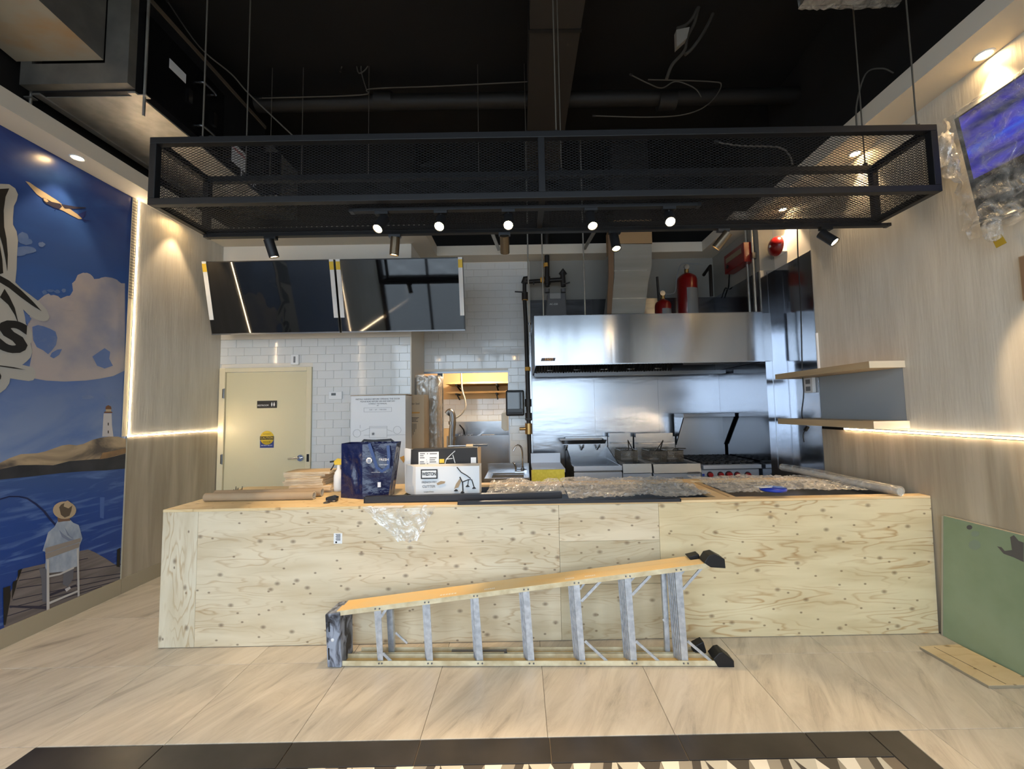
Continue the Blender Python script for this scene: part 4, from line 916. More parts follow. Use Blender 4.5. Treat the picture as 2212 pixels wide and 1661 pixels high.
# shrink wrapped stack in the doorway
Yk2 = 5.05
p0 = at(891, 812, 'Y', Yk2); p1 = at(944, 812, 'Y', Yk2); p0.x = XS+.022
t = thing('wrapped_stack', 'tall stack of folded brown cardboard wrapped in clear film in the kitchen doorway', 'cardboard stack', ((p0.x+p1.x)/2, Yk2+.2, 0))
ns = 7; wd = (p1.x-p0.x)/ns
for k in range(ns): MB().box(p0.x+wd*k+.001, p0.x+wd*(k+1)-.002, Yk2+.012*(k % 3), Yk2+.33, .001, p0.z-.02*(k % 2)).build('folded_sheet', kraft, t)
def wr(u, v):
    a_ = u*3; 
    P = [(p0.x-.012, Yk2+.34), (p0.x-.012, Yk2-.014), (p1.x+.012, Yk2-.014), (p1.x+.012, Yk2+.34)]; i = min(int(a_), 2); f_ = a_-i
    x = P[i][0]*(1-f_)+P[i+1][0]*f_; y = P[i][1]*(1-f_)+P[i+1][1]*f_
    return (x+random.uniform(-.003, .003), y+random.uniform(-.004, .004), .3+(p0.z-.3+.01)*v)
MB().grid(wr, 24, 40).build('clear_wrap', film, t)
p = at(912, 902, 'Y', Yk2-.02); MB().box(p.x-.03, p.x+.025, Yk2-.021, Yk2-.019, p.z-.05, p.z+.045).build('paper_label', white_card, t)
# black post
Yp = 5.45; p0 = at(945, 806, 'Y', Yp); p1 = at(957, 806, 'Y', Yp)
t = thing('black_post', 'square black steel post standing in the kitchen doorway', 'post', ((p0.x+p1.x)/2, Yp+.02, 0))
MB().box(p0.x, p1.x-.005, Yp, Yp+.05, .012, 2.125).build('post_shaft', black_p, t); MB().box(p0.x-.03, p1.x+.03, Yp-.02, Yp+.07, .001, .011).build('post_base', black_metal, t)

# ------------------------------------------------------------------ back room behind the doorway
cw = mat('warm_plaster', (206, 176, 130), .7)
RB = struct_empty('wall_pantry', (0, 7.4, 0))
MB().box(-2.2, .9, 7.4, 7.5, 0, 2.9).box(-2.3, -2.2, 5.68, 7.5, 0, 2.9).box(.9, 1.0, 5.68, 7.5, 0, 2.9).build('wall_carcass', cw, RB)
tag(MB().box(-2.3, 1.0, 5.68, 7.5, 2.45, 2.6).build('trim_8', cw), kind='structure')
tile_wall(RB, -1.5, .12, 1.30, at(1000, 862, 'Y', 7.4).z, 7.4, tw=.2, th=.1)
# pantry ceiling lamp (out of view, lights that room)
t = thing('pantry_lamp', 'round ceiling lamp of the small room behind the doorway', 'lamp', (-.6, 6.5, 2.45))
MB().cyl((-.6, 6.5, 2.449), (-.6, 6.5, 2.43), .12, n=24).build('lamp_base', white_paint, t); MB().cyl((-.6, 6.5, 2.43), (-.6, 6.5, 2.40), .10, n=24).build('diffuser', emis('warm_diffuser', (255, 226, 180), 9), t)
l = bpy.data.lights.new('lamp_light', 'POINT'); l.energy = 38; l.color = (1, .86, .66); l.shadow_soft_size = .1
lo = bpy.data.objects.new('lamp_light', l); COL.objects.link(lo); lo.parent = t; lo.location = (0, 0, -.12)
wood2 = mat('shelf_pine', (196, 156, 98), .6, col2=(214, 176, 120), nscale=8, nstretch=(.2, 1, 1))
for (ya, yb, Yf, lab) in ((826, 830, 6.75, 'upper long pine shelf on brackets inside the pantry doorway'), (846, 850, 6.95, 'lower long pine shelf on brackets inside the pantry doorway')):
    pa = at(965, ya, 'Y', Yf); 
    t = thing('pantry_shelf', lab, 'shelf', (-.4, 7.2, pa.z), group='pantry shelves')
    MB().box(at(962, ya, 'Y', Yf).x, .85, Yf, 7.39, pa.z-.03, pa.z).build('shelf_board', wood2, t)
    for xx in (985, 1072):
        q = at(xx, ya, 'Y', Yf).x
        MB().bar((q, Yf+.02, pa.z-.045), (q, 7.385, pa.z-.045), .03, .03).bar((q, 7.37, pa.z-.13), (q, Yf+.15, pa.z-.06), .02, .02).build('bracket', black_metal, t)
# hose, duct riser and sink in the pantry
t = thing('grey_hose', 'thin grey hose hanging in a curve inside the pantry doorway', 'hose', at(1000, 900, 'Y', 7.0))
MB().tube([at(x, y, 'Y', 6.6) for x, y in ((996, 806), (998, 840), (1004, 862), (1005, 880), (996, 895), (984, 903), (978, 908))], .014, 10).build('hose_tube', mat('grey_hose_plastic', (150, 146, 136), .5), t)
t = thing('grey_riser_pipe', 'fat grey bent pipe standing at the left inside the doorway', 'pipe', at(970, 1000, 'Y', 6.3))
MB().tube([at(x, y, 'Y', 6.3) for x, y in ((966, 895), (972, 889), (977, 896), (978, 915), (976, 940), (976, 975))], .05, 14).build('pipe_tube', steel_d, t)
for yy in (917, 950): p = at(977, yy, 'Y', 6.3); MB().cyl(p, p+Vector((0, 0, .05)), .06, n=16).build('pipe_collar', steel_d, t)
t = thing('pantry_sink', 'two-bowl stainless sink with back ledge seen through the doorway', 'sink', at(1030, 950, 'Y', 6.6))
zb_ = at(1030, 934, 'Y', 7.0).z
sk = MB().box(at(975, 930, 'Y', 7.0).x, .45, 7.30, 7.39, .0, zb_+.18).box(at(975, 930, 'Y', 7.0).x, .45, 6.55, 6.58, .5, zb_-.03).box(at(975, 930, 'Y', 7.0).x, .45, 6.55, 7.30, .45, .5).box(at(975, 930, 'Y', 7.0).x, at(981, 930, 'Y', 7.0).x, 6.58, 7.30, .5, zb_-.03).box(at(1035, 930, 'Y', 7.0).x, at(1041, 930, 'Y', 7.0).x, 6.58, 7.30, .5, zb_-.03)
sk.build('sink_bowls', steel, t)
for x in (995, 1011, 1018):
    p = at(x, 945, 'Y', 7.28); MB().cyl(p, p+Vector((0, -.03, 0)), .012, n=10).tube([p+Vector((0, -.03, 0)), p+Vector((0, -.05, .04)), p+Vector((0, -.14, .05)), p+Vector((0, -.2, .0))], .008, 8).build('tap', chrome, t)
p = at(1003, 938, 'Y', 7.2); MB().tube([p, at(1001, 928, 'Y', 7.1), at(993, 918, 'Y', 7.0)], .012, 8).build('spray_hose', black_metal, t)
p = at(1055, 950, 'Y', 6.9); t2 = thing('steel_plate', 'shiny rectangular steel pan lid leaning at the pantry sink', 'lid', p)
MB().box(p.x-.11, p.x+.11, 6.88, 6.89, p.z-.08, p.z+.09).build('lid_sheet', chrome, t2, bevel=.004); MB().cyl((p.x-.06, 6.87, p.z-.02), (p.x-.06, 6.88, p.z-.02), .03, n=14).build('lid_knob', black_metal, t2)
t = thing('pale_cloth', 'pale hanging cloth bag at the right jamb of the doorway', 'bag', at(1090, 900, 'Y', 5.75))
pc = [at(x, y, 'Y', 5.74) for x, y in ((1083, 893), (1099, 886), (1099, 930), (1090, 931), (1083, 925))]
MB().prism(pc, (0, .05, 0)).build('cloth_body', mat('pale_cloth_white', (218, 214, 200), .9), t, bevel=.012); MB().tube([at(1086, 893, 'Y', 5.76), at(1092, 880, 'Y', 5.76), at(1097, 889, 'Y', 5.76)], .004, 6).build('hanging_loop', white_card, t)

# dispenser, sink with tap
p0 = at(1092, 843, 'Y', 5.33); p1 = at(1133, 898, 'Y', 5.33)
t = thing('towel_dispenser', 'black paper towel dispenser on the wall right of the doorway', 'dispenser', ((p0.x+p1.x)/2, 5.45, p1.z))
MB().box(p0.x, p1.x, 5.33, YB-.009, p1.z, p0.z).build('dispenser_case', black_p, t, bevel=.02)
MB().box(p0.x+.02, p1.x-.02, 5.322, 5.329, p1.z+.09, p0.z-.03).build('glossy_cover', black_gloss, t, bevel=.003); MB().box(p0.x+.03, p1.x-.03, 5.318, 5.329, p1.z+.02, p1.z+.05).build('paper_slot', black_metal, t)
Yh = 4.72; 
zk = at(1100, 1012, 'Y', Yh+.42).z
t = thing('hand_sink', 'small stainless steel hand sink with tall tap beside the doorway', 'sink', (at(1095, 1030, 'Y', Yh).x, Yh+.2, 0))
xa, xb = at(1046, 1035, 'Y', Yh).x, at(1145, 1035, 'Y', Yh).x; zt = at(1095, 1033, 'Y', Yh).z
bm = MB().box(xa, xb, Yh, Yh+.03, zt-.05, zt).box(xa, xb, Yh+.40, Yh+.55, zt-.02, zt).box(xa, xa+.06, Yh+.03, Yh+.40, zt-.02, zt).box(xb-.06, xb, Yh+.03, Yh+.40, zt-.02, zt)
bm.box(xa+.06, xa+.07, Yh+.03, Yh+.4, zt-.2, zt-.02).box(xb-.07, xb-.06, Yh+.03, Yh+.4, zt-.2, zt-.02).box(xa+.06, xb-.06, Yh+.03, Yh+.4, zt-.21, zt-.2).box(xa+.06, xb-.06, Yh+.39, Yh+.4, zt-.2, zt-.02)
bm.build('basin', steel, t)
MB().box(xa+.01, xb-.01, Yh+.01, Yh+.54, .02, zt-.22).build('sink_cabinet', steel_d, t); MB().box(xa, xb, Yh+.55, Yh+.56, zt, zt+.1).build('back_ledge', steel, t)
tx = at(1129, 1010, 'Y', Yh+.47)
f_ = MB().cyl((tx.x, Yh+.47, zt), (tx.x, Yh+.47, zt+.05), .022, n=14).tube([(tx.x, Yh+.47, zt+.04), (tx.x, Yh+.47, zt+.24), (tx.x-.02, Yh+.45, zt+.32), (tx.x-.07, Yh+.42, zt+.34), (tx.x-.12, Yh+.4, zt+.27)], .011, 10).build('tap', chrome, t)
MB().tube([(tx.x-.09, Yh+.47, zt), (tx.x-.09, Yh+.46, zt+.07), (tx.x-.12, Yh+.45, zt+.13)], .010, 8).build('tap_lever', chrome, f_)
MB().bar((tx.x-.1, Yh+.47, zt+.01), (tx.x+.05, Yh+.47, zt+.01), .05, .018).build('tap_base', chrome, f_)

# steel table, yellow board
Yt = 4.69; xa, xb = at(1146, 1013, 'Y', Yt).x, at(1221, 1013, 'Y', Yt).x; zt = at(1180, 1013, 'Y', Yt).z
t = thing('steel_table', 'narrow stainless steel work table left of the dump station', 'table', ((xa+xb)/2, Yt+.4, 0))
MB().box(xa+.02, xb, Yt, 5.28, zt-.04, zt).box(xa+.02, xb, 5.26, 5.28, zt, zt+.12).build('table_top', satin, t)
for x in (xa+.05, xb-.03):
    for y in (Yt+.04, 5.2): MB().cyl((x, y, .001), (x, y, zt-.04), .02, n=10).build('leg', steel_d, t)
MB().box(xa+.03, xb-.01, Yt+.02, 5.25, .25, .28).build('undershelf', steel_d, t)
p0 = at(1148, 1016, 'Y', 4.62); p1 = at(1220, 1016, 'Y', 4.62)
MBy = MB().prism([(p0.x, 4.62, .001), (p1.x, 4.62, .001), (p1.x, 4.64, p0.z), (p0.x, 4.64, p0.z)], (0, .03, 0))
t = thing('yellow_board', 'yellow foam board leaning on the front of the small steel table', 'board', ((p0.x+p1.x)/2, 4.63, 0))
MBy.build('foam_core', mat('yellow_foam', (206, 198, 84), .8, col2=(192, 184, 70), nscale=40), t); MB().box(p0.x-.002, p0.x, 4.615, 4.665, .001, p0.z).build('cut_edge', kraft, t)

# dump station
Yd_ = 4.66
xa, xb = at(1239, 1010, 'Y', Yd_).x, at(1344, 1010, 'Y', Yd_).x; zf = at(1290, 1007, 'Y', Yd_).z
t = thing('dump_station', 'stainless fry dump station with slotted tray on a raised back panel', 'kitchen unit', ((xa+xb)/2, Yd_+.4, 0))
MB().box(xa, xb, Yd_, Yd_+.03, .12, zf).box(xa, xa+.012, Yd_, 5.45, .12, zf).box(xb-.012, xb, Yd_, 5.45, .12, zf).box(xa, xb, Yd_+.03, 5.42, zf-.16, zf-.15).build('unit_body', steel, t, bevel=.003)
zk = at(1255, 944, 'Y', 5.42).z
MB().box(xa, xb, 5.42, 5.45, zf-.15, zk).build('back_panel', steel, t)
for x, s in ((xa, 0), (xb-.01, 0)): MB().prism([(x, Yd_+.15, zf), (x, 5.42, zf), (x, 5.42, zf+.16)], (.01, 0, 0)).build('side_wing', steel, t)
MB().box(xa+.002, xb-.002, Yd_-.012, Yd_-.0005, zf-.05, zf+.004).box(xa+.004, xb-.004, Yd_-.006, Yd_-.0005, .2, zf-.07).build('front_lip', satin, t, bevel=.003)
tz = at(1260, 958, 'Y', 5.16).z; p0 = at(1216, 958, 'Y', 5.16).x; p1 = at(1307, 958, 'Y', 5.16).x
tr = MB(); tr.box(p0, p1, 5.16, 5.40, tz-.012, tz-.006)
tr.hexa([(p0, 5.16, tz-.006), (p1, 5.16, tz-.006), (p1, 5.165, tz-.006), (p0, 5.165, tz-.006), (p0-.02, 5.14, tz+.045), (p1+.02, 5.14, tz+.045), (p1+.02, 5.145, tz+.045), (p0-.02, 5.145, tz+.045)])
tr.hexa([(p0, 5.395, tz-.006), (p1, 5.395, tz-.006), (p1, 5.40, tz-.006), (p0, 5.40, tz-.006), (p0-.02, 5.41, tz+.05), (p1+.02, 5.41, tz+.05), (p1+.02, 5.415, tz+.05), (p0-.02, 5.415, tz+.05)])
for x, d in ((p0, -.02), (p1, .02)): tr.hexa([(x-.002, 5.16, tz-.006), (x+.002, 5.16, tz-.006), (x+.002, 5.4, tz-.006), (x-.002, 5.4, tz-.006), (x+d-.002, 5.145, tz+.045), (x+d+.002, 5.145, tz+.045), (x+d+.002, 5.41, tz+.045), (x+d-.002, 5.41, tz+.045)])
tr.build('raised_tray', steel, t)
for x in (p0+.06, (p0+p1)/2, p1-.06): MB().bar((x, 5.41, tz-.10), (x, 5.2, tz-.02), .02, .02).cyl((x, 5.19, tz-.06), (x, 5.19, tz-.012), .006, n=8).build('tray_bracket', steel_d, t)

# fryers
wire = mat('basket_wire', (100, 92, 80), .4, .8)
def basket(par, x0, x1, y0, y1, z0, z1, hx, hz, hy):
    bs = MB(); st_ = .018
    def wl(a, b): bs.bar(a, b, .0028, .0028)
    k = 0
    for i in range(int((x1-x0)/st_)+1):
        x = x0+st_*i
        wl((x, y0, z0), (x, y0, z1)); wl((x, y1, z0), (x, y1, z1)); wl((x, y0, z0), (x, y1, z0))
    for j in range(int((z1-z0)/st_)+1):
        z = z0+st_*j; wl((x0, y0, z), (x1, y0, z)); wl((x0, y1, z), (x1, y1, z)); wl((x0, y0, z), (x0, y1, z)); wl((x1, y0, z), (x1, y1, z))
    for i in range(int((y1-y0)/st_)+1):
        y = y0+st_*i; wl((x0, y, z0), (x0, y, z1)); wl((x1, y, z0), (x1, y, z1))
    b = bs.build('fry_basket', wire, par); b['kind'] = 'part'; del b['kind']
    MB().tube([(x0, y0, z1), (x1, y0, z1), (x1, y1, z1), (x0, y1, z1), (x0, y0, z1)], .0045, 6, False).build('basket_rim', wire, b)
    MB().tube([((x0+x1)/2-.03, y0, z1), ((x0+x1)/2-.02, y0-.06, z1+.03), (hx, hy, hz)], .006, 7).tube([((x0+x1)/2+.03, y0, z1), ((x0+x1)/2+.02, y0-.06, z1+.03), (hx, hy, hz)], .006, 7).build('basket_handle', wire, b)
    return b
def fryer(xa, xb, Yf, label, nb, cat='fryer'):
    a, b = at(xa, 1005, 'Y', Yf).x, at(xb, 1005, 'Y', Yf).x; zf = at((xa+xb)/2, 1002, 'Y', Yf).z
    t = thing('deep_fryer', label, 'fryer', ((a+b)/2, Yf+.4, 0), group='deep fryers on the cooking line')
    MB().box(a, b, Yf, Yf+.012, .15, zf-.11).box(a, a+.01, Yf+.012, 5.44, .15, zf-.02).box(b-.01, b, Yf+.012, 5.44, .15, zf-.02).box(a, b, 5.43, 5.44, .15, zf-.02).build('cabinet', satin, t)
    MB().hexa([(a, Yf-.02, zf-.10), (b, Yf-.02, zf-.10), (b, Yf+.02, zf-.10), (a, Yf+.02, zf-.10), (a, Yf, zf), (b, Yf, zf), (b, Yf+.05, zf), (a, Yf+.05, zf)]).box(a, b, 5.22, 5.43, zf-.02, zf).box(a, a+.05, Yf+.05, 5.22, zf-.02, zf).box(b-.05, b, Yf+.05, 5.22, zf-.02, zf).build('drain_deck', deck_m, t)
    MB().box(a+.05, b-.05, Yf+.05, 5.22, zf-.18, zf-.17).box(a+.05, a+.056, Yf+.05, 5.22, zf-.17, zf-.02).box(b-.056, b-.05, Yf+.05, 5.22, zf-.17, zf-.02).box(a+.05, b-.05, 5.214, 5.22, zf-.17, zf-.02).build('oil_vat', steel_d, t)
    zk = at((xa+xb)/2-30, 935, 'Y', 5.40).z
    MB().box(a, b, 5.40, 5.43, zf, zk-.05).build('back_panel', steel, t); MB().box(a+.01, b-.04, 5.36, 5.43, zk-.05, zk).build('flue_cap', steel, t)
    MB().bar((a+.03, 5.33, zk-.13), (b-.03, 5.33, zk-.13), .014, .014).build('hanger_rail', chrome, t)
    w = (b-a-.10)/nb
    for k in range(nb):
        x0 = a+.05+w*k+.012; basket(t, x0, x0+w-.024, 4.98, 5.30, zf-.02, zf+.12, x0+w*(.2 if nb == 1 else (.7 if k else .5)), zf+.26-.10*k, 4.80)
    for x in (a+.04, b-.04):
        for y in (Yf+.06, 5.36): MB().cyl((x, y, .001), (x, y, .15), .02, n=10).build('leg', steel_d, t)
    return t, a, b, zf
t, a, b, zf = fryer(1345, 1407, 4.66, 'narrow stainless deep fryer with one basket between dump station and wide fryer', 1)
t, a, b, zf = fryer(1411, 1513, 4.66, 'wide stainless deep fryer with two baskets left of the range', 2)
text('printed_lettering', 'FRYER', .034, at(1468, 1033, 'Y', 4.657), '-Y', kraft, t, .001)
MB().bar((b-.16, 4.64, zf-.10), (b-.02, 4.64, zf-.10), .012, .02).build('door_handle', steel_d, t)
# range
Yr = 4.66
a, b = at(1516, 1010, 'Y', Yr).x, at(1640, 1010, 'Y', Yr).x; zf = at(1575, 1003, 'Y', Yr).z
t = thing('gas_range', 'stainless gas range with black grates, red knobs and a raised back shelf', 'range', ((a+b)/2, Yr+.4, 0))
MB().box(a, b, Yr+.01, 5.44, .15, zf-.06).build('range_body', satin, t); MB().box(a, b, Yr-.05, Yr+.03, zf-.045, zf).box(a, b, Yr+.03, 5.44, zf-.06, zf-.03).build('front_rail', satin, t, bevel=.004)
for x in (a+.05, b-.05):
    for y in (Yr+.06, 5.36): MB().cyl((x, y, .001), (x, y, .15), .02, n=10).build('leg', steel_d, t)
iron = mat('cast_iron', (24, 24, 26), .5)
for i in range(2):
    for j in range(3):
        x0 = a+.01+(b-a-.02)/2*i+.005; x1 = x0+(b-a-.02)/2-.01; y0 = Yr+.07+.235*j; y1 = y0+.225; mb = MB()
        for k in range(5): xx = x0+.01+(x1-x0-.02)*k/4; mb.bar((xx, y0, zf+.02), (xx, y1, zf+.02), .012, .022)
        for yy in (y0+.006, (y0+y1)/2, y1-.006): mb.bar((x0, yy, zf+.018), (x1, yy, zf+.018), .012, .02)
        for xx in (x0+.01, x1-.01):
            for yy in (y0+.01, y1-.01): mb.box(xx-.006, xx+.006, yy-.006, yy+.006, zf-.03, zf+.012)
        g_ = mb.build('burner_grate', iron, t); MB().cyl(((x0+x1)/2, (y0+y1)/2, zf-.03), ((x0+x1)/2, (y0+y1)/2, zf+.002), .045, n=16).build('burner_head', iron, g_)
redk = mat('red_knob', (150, 26, 28), .35)
for k, x in enumerate((1536, 1559, 1577, 1595, 1618)):
    p = at(x, 1026, 'Y', Yr-.02); r_ = .028 if k != 2 else .034
    kb = MB().cyl((p.x, Yr+.009, p.z), (p.x, Yr-.03, p.z), r_, r_*.85, 18).build('control_knob', redk, t); MB().cyl((p.x, Yr+.0095, p.z), (p.x, Yr+.002, p.z), r_*1.25, n=18).build('knob_bezel', black_metal, kb)
p = at(1520, 1026, 'Y', Yr); MB().box(p.x-.012, p.x+.012, Yr+.002, Yr+.009, p.z-.012, p.z+.012).build('blue_badge', mat('blue_badge', (30, 60, 150), .4), t)
zs_ = at(1500, 893, 'Y', 5.15).z
MB().box(a+.0, b, 5.42, 5.44, zf, zs_).build('riser_panel', steel_d, t)
MB().box(a, b, 5.12, 5.44, zs_-.05, zs_).build('riser_shelf', steel_d, t, bevel=.003)
for x in (a, b-.012): MB().prism([(x, 5.13, zs_-.05), (x, 5.42, zs_-.05), (x, 5.42, zs_-.42)], (.012, 0, 0)).build('riser_bracket', steel, t)

# ------------------------------------------------------------------ exhaust hood
Yh0 = 4.42; hx0, hx1 = .168, 2.716; hz0, hz1 = 2.105, 2.645
t = thing('exhaust_hood', 'long brushed stainless steel exhaust hood over the cooking line', 'hood', ((hx0+hx1)/2, 5.0, hz0))
MB().box(hx0, hx1, Yh0, Yh0+.012, hz0, hz1).build('front_panel', steel_v, t)
MB().box(hx0, hx1, Yh0-.003, Yh0+.004, hz0-.012, hz0-.0005).box(hx0, hx1, Yh0-.003, Yh0+.012, hz1+.0005, hz1+.006).build('front_edge', steel, t)
MB().box(hx0, hx0+.01, Yh0+.012, YB-.014, hz0-.02, hz1).box(hx1-.01, hx1, Yh0+.012, YB-.014, hz0, hz1).box(hx0, hx1, Yh0+.012, YB-.014, hz1-.012, hz1).build('hood_shell', steel_d, t)
MB().box(hx1+.001, XJ+.07, Yh0+.02, Yh0+.026, hz0-.004, hz1-.004).build('filler_panel', steel, t)
fx0, fx1 = hx0+.05, 1.98; nf = 5; fwid = (fx1-fx0)/nf
bm_ = mat('baffle_steel', (120, 118, 114), .3, 1)
for k in range(nf):
    xa = fx0+fwid*k+.004; xb = xa+fwid-.008; A, Bv = Vector((0, 5.26, hz0-.025)), Vector((0, 4.92, hz0+.30))
    f = MB()
    for x in (xa, xb): f.bar((x, A.y, A.z), (x, Bv.y, Bv.z), .012, .03)
    for q in (A, Bv): f.bar((xa, q.y, q.z), (xb, q.y, q.z), .02, .03)
    f = f.build('grease_filter', bm_, t)
    nbf = 9
    for i in range(nbf):
        x = xa+.012+(xb-xa-.024)*(i+.5)/nbf
        MB().bar((x, A.y, A.z), (x, Bv.y, Bv.z), (xb-xa)/nbf*.55, .022).build('baffle', bm_, f)
    MB().tube([((xa+xb)/2-.05, A.y-.03, A.z+.045), ((xa+xb)/2-.04, A.y-.055, A.z+.035), ((xa+xb)/2+.04, A.y-.055, A.z+.035), ((xa+xb)/2+.05, A.y-.03, A.z+.045)], .004, 6).build('filter_handle', chrome, f)
MB().box(hx0+.02, hx1-.02, 5.24, 5.36, hz0-.065, hz0-.045).box(hx0+.02, hx1-.02, 5.24, 5.246, hz0-.045, hz0-.02).build('grease_gutter', steel_d, t)
MB().box(fx1+.03, hx1-.02, 4.9, 4.93, hz0+.02, hz0+.2).build('end_baffle', steel_d, t)
p = at(1168, 780, 'Y', Yh0-.002); q = at(1200, 773, 'Y', Yh0-.002)
bd = MB().prism([(p.x, Yh0-.003, p.z), (q.x-.008, Yh0-.003, p.z), (q.x, Yh0-.003, q.z), (p.x+.012, Yh0-.003, q.z)], (0, .002, 0)).build('maker_badge', mat('brown_badge', (60, 34, 22), .4), t)
text('badge_lettering', 'FAST', .044, at(1186, 776.5, 'Y', Yh0-.0035), '-Y', mat('gold_print', (222, 150, 40), .4), bd, .0005, sx=.95)

# ------------------------------------------------------------------ above the hood: duct, gas meter, extinguishing cylinders
Yx = 4.86
wrap = mat('grey_duct_wrap', (144, 142, 136), .6, col2=(130, 129, 123), nscale=3, nstretch=(.3, 1, 3))
t = thing('exhaust_duct', 'grey wrapped exhaust duct rising from the hood into the dark ceiling', 'duct', (at(1360, 600, 'Y', Yx).x, Yx+.25, 2.65))
def PX(x, y, Y=Yx): return at(x, y, 'Y', Y)
MB().prism([PX(1318, 678), PX(1392, 677), PX(1400, 610), PX(1408, 575), PX(1408, 527), PX(1327, 527), PX(1327, 600)], (0, .42, 0)).build('duct_body', wrap, t)
c0, c1 = PX(1327, 527), PX(1408, 527)
MB().box(c0.x-.004, c1.x+.004, Yx-.006, Yx+.43, c0.z+.001, c0.z+.30).build('duct_collar', mat('tan_duct_wrap', (158, 128, 92), .7), t)
MB().box(c0.x, c1.x, Yx, Yx+.42, c0.z+.302, CEIL_Z-.002).build('duct_riser', dark_pipe, t)
MB().prism([PX(1311, 678, Yx-.02), PX(1321, 678, Yx-.02), PX(1326, 590, Yx-.02), PX(1325, 505, Yx-.02), PX(1313, 505, Yx-.02), PX(1315, 590, Yx-.02)], (0, .02, 0)).build('corner_strip', mat('brown_strip', (112, 88, 66), .7), t)
for yy in (585, 645): a_ = PX(1322, yy, Yx-.003); b_ = PX(1398, yy-2, Yx-.003); MB().box(a_.x, b_.x, Yx-.004, Yx-.0005, a_.z-.006, a_.z+.006).build('seam_band', galv, t)
Yg = 5.30
def G_(x, y, Y=Yg): return at(x, y, 'Y', Y)
t = thing('gas_meter', 'dark grey gas meter hung from black pipework above the left end of the hood', 'gas meter', G_(1200, 680))
mtr = mat('grey_meter_paint', (92, 92, 94), .5)
MB().prism([G_(1179, 682), G_(1225, 682), G_(1222, 632), G_(1183, 632)], (0, .18, 0)).build('meter_case', mtr, t, bevel=.012)
MB().box(G_(1188, 646).x, G_(1211, 646).x, Yg-.02, Yg-.0005, G_(1200, 646).z, G_(1200, 634).z).build('index_window', mat('meter_window', (150, 150, 148), .3), t)
text('meter_lettering', 'AC-250', .035, G_(1196, 657, Yg-.004), '-Y', white_ink, t, .001)
for x in (1182, 1217): p = G_(x, 632, Yg+.05); MB().cyl(p, p+Vector((0, 0, .05)), .035, n=14).build('union_nut', mtr, t)
t = thing('gas_pipework', 'black gas pipes with elbows, valves and yellow bands running down beside the hood', 'pipe', G_(1138, 900))
bp_ = mat('black_iron_pipe', (34, 30, 28), .5)
yo = Yg+.05
def tb(pts, r=.032, name='pipe_run', m=bp_): return MB().tube([G_(x, y, yo) for x, y in pts], r, 12, False).build(name, m, t)
tb([(1180, 400), (1181, 500), (1182, 619)], .034); tb([(1182, 606), (1214, 604)], .03); tb([(1180, 606), (1134, 609)], .028); tb([(1133, 606), (1133, 645), (1136, 700), (1139, 800), (1142, 900), (1144, 980), (1145, 1060)], .028); tb([(1215, 590), (1217, 619)], .034)
tb([(1211, 593), (1216, 584), (1221, 593)], .03, 'elbow'); tb([(1131, 612), (1134, 602), (1142, 602)], .036, 'elbow')
for x, y in ((1182, 606), (1134, 640), (1141, 870), (1142, 900)): p = G_(x, y, yo); MB().cyl(p-Vector((0, 0, .05)), p+Vector((0, 0, .05)), .044, n=14).build('pipe_coupling', bp_, t)
for x0_, y0_, x1_, y1_ in ((1112, 630, 1132, 631), (1216, 614, 1231, 610), (1152, 605, 1153, 615), (1134, 905, 1150, 905)): MB().bar(G_(x0_, y0_, yo-.04), G_(x1_, y1_, yo-.04), .02, .014).build('valve_handle', bp_, t)
p = G_(1142, 926, yo-.03); MB().cyl(p-Vector((0, 0, .07)), p+Vector((0, 0, .07)), .046, n=14).cyl(p, p-Vector((.12, 0, 0)), .02, n=10).build('brass_valve', mat('brass', (170, 140, 90), .35, .9), t)
yb_m = mat('yellow_band', (200, 150, 60), .6)
for (x, y, ax) in ((1180, 573, 2), (1171, 605, 0), (1134, 645, 2), (1140, 797, 2)):
    p = G_(x, y, yo); d = Vector((0, 0, .025)) if ax == 2 else Vector((.025, 0, 0)); MB().cyl(p-d, p+d, .038, n=14).build('yellow_band', yb_m, t)
t = thing('steel_corner_guard', 'narrow shiny steel upright beside the black gas pipe at the hood end', 'trim', (.165, 5.4, 0))
MB().box(.135, .150, 5.40, 5.54, .02, 2.66).build('guard_face', steel, t); MB().box(.150, .158, 5.41, 5.54, .02, 2.60).build('guard_return', steel_d, t)
# threaded rods holding the hood
for (x, ya, yb2, lab) in ((1143, 520, 690, 'threaded steel rod just left of the gas meter pipe'), (1174, 515, 678, 'thin steel rod hanging straight down to the front left corner of the hood'), (1264, 540, 678, 'dark steel rod hanging between gas meter and exhaust duct')):
    p = at(x, yb2, 'Y', 4.9); q = at(x-1, ya, 'Y', 4.9)
    t = thing('threaded_rod', lab, 'rod', (p.x, 4.9, hz1), group='rods holding the hood'); MB().cyl((p.x, 4.9, hz1+.03), (p.x, 4.9, CEIL_Z-.002), .009, n=8).build('rod', galv, t); MB().cyl((p.x, 4.9, hz1+.008), (p.x, 4.9, hz1+.032), .022, n=6).build('nut', steel, t)
t = thing('steel_strut', 'slotted steel strut channel leaning from ceiling, left of the exhaust duct', 'strut', at(1262, 530, 'Y', 4.95))
for (x0_, y0_, x1_, y1_) in ((1062, 500, 1078, 540), (1284, 500, 1262, 538)):
    MB().bar(at(x0_, y0_, 'Y', 4.6), at(x1_, y1_, 'Y', 5.2), .04, .02).build('strut_channel', galv, t)
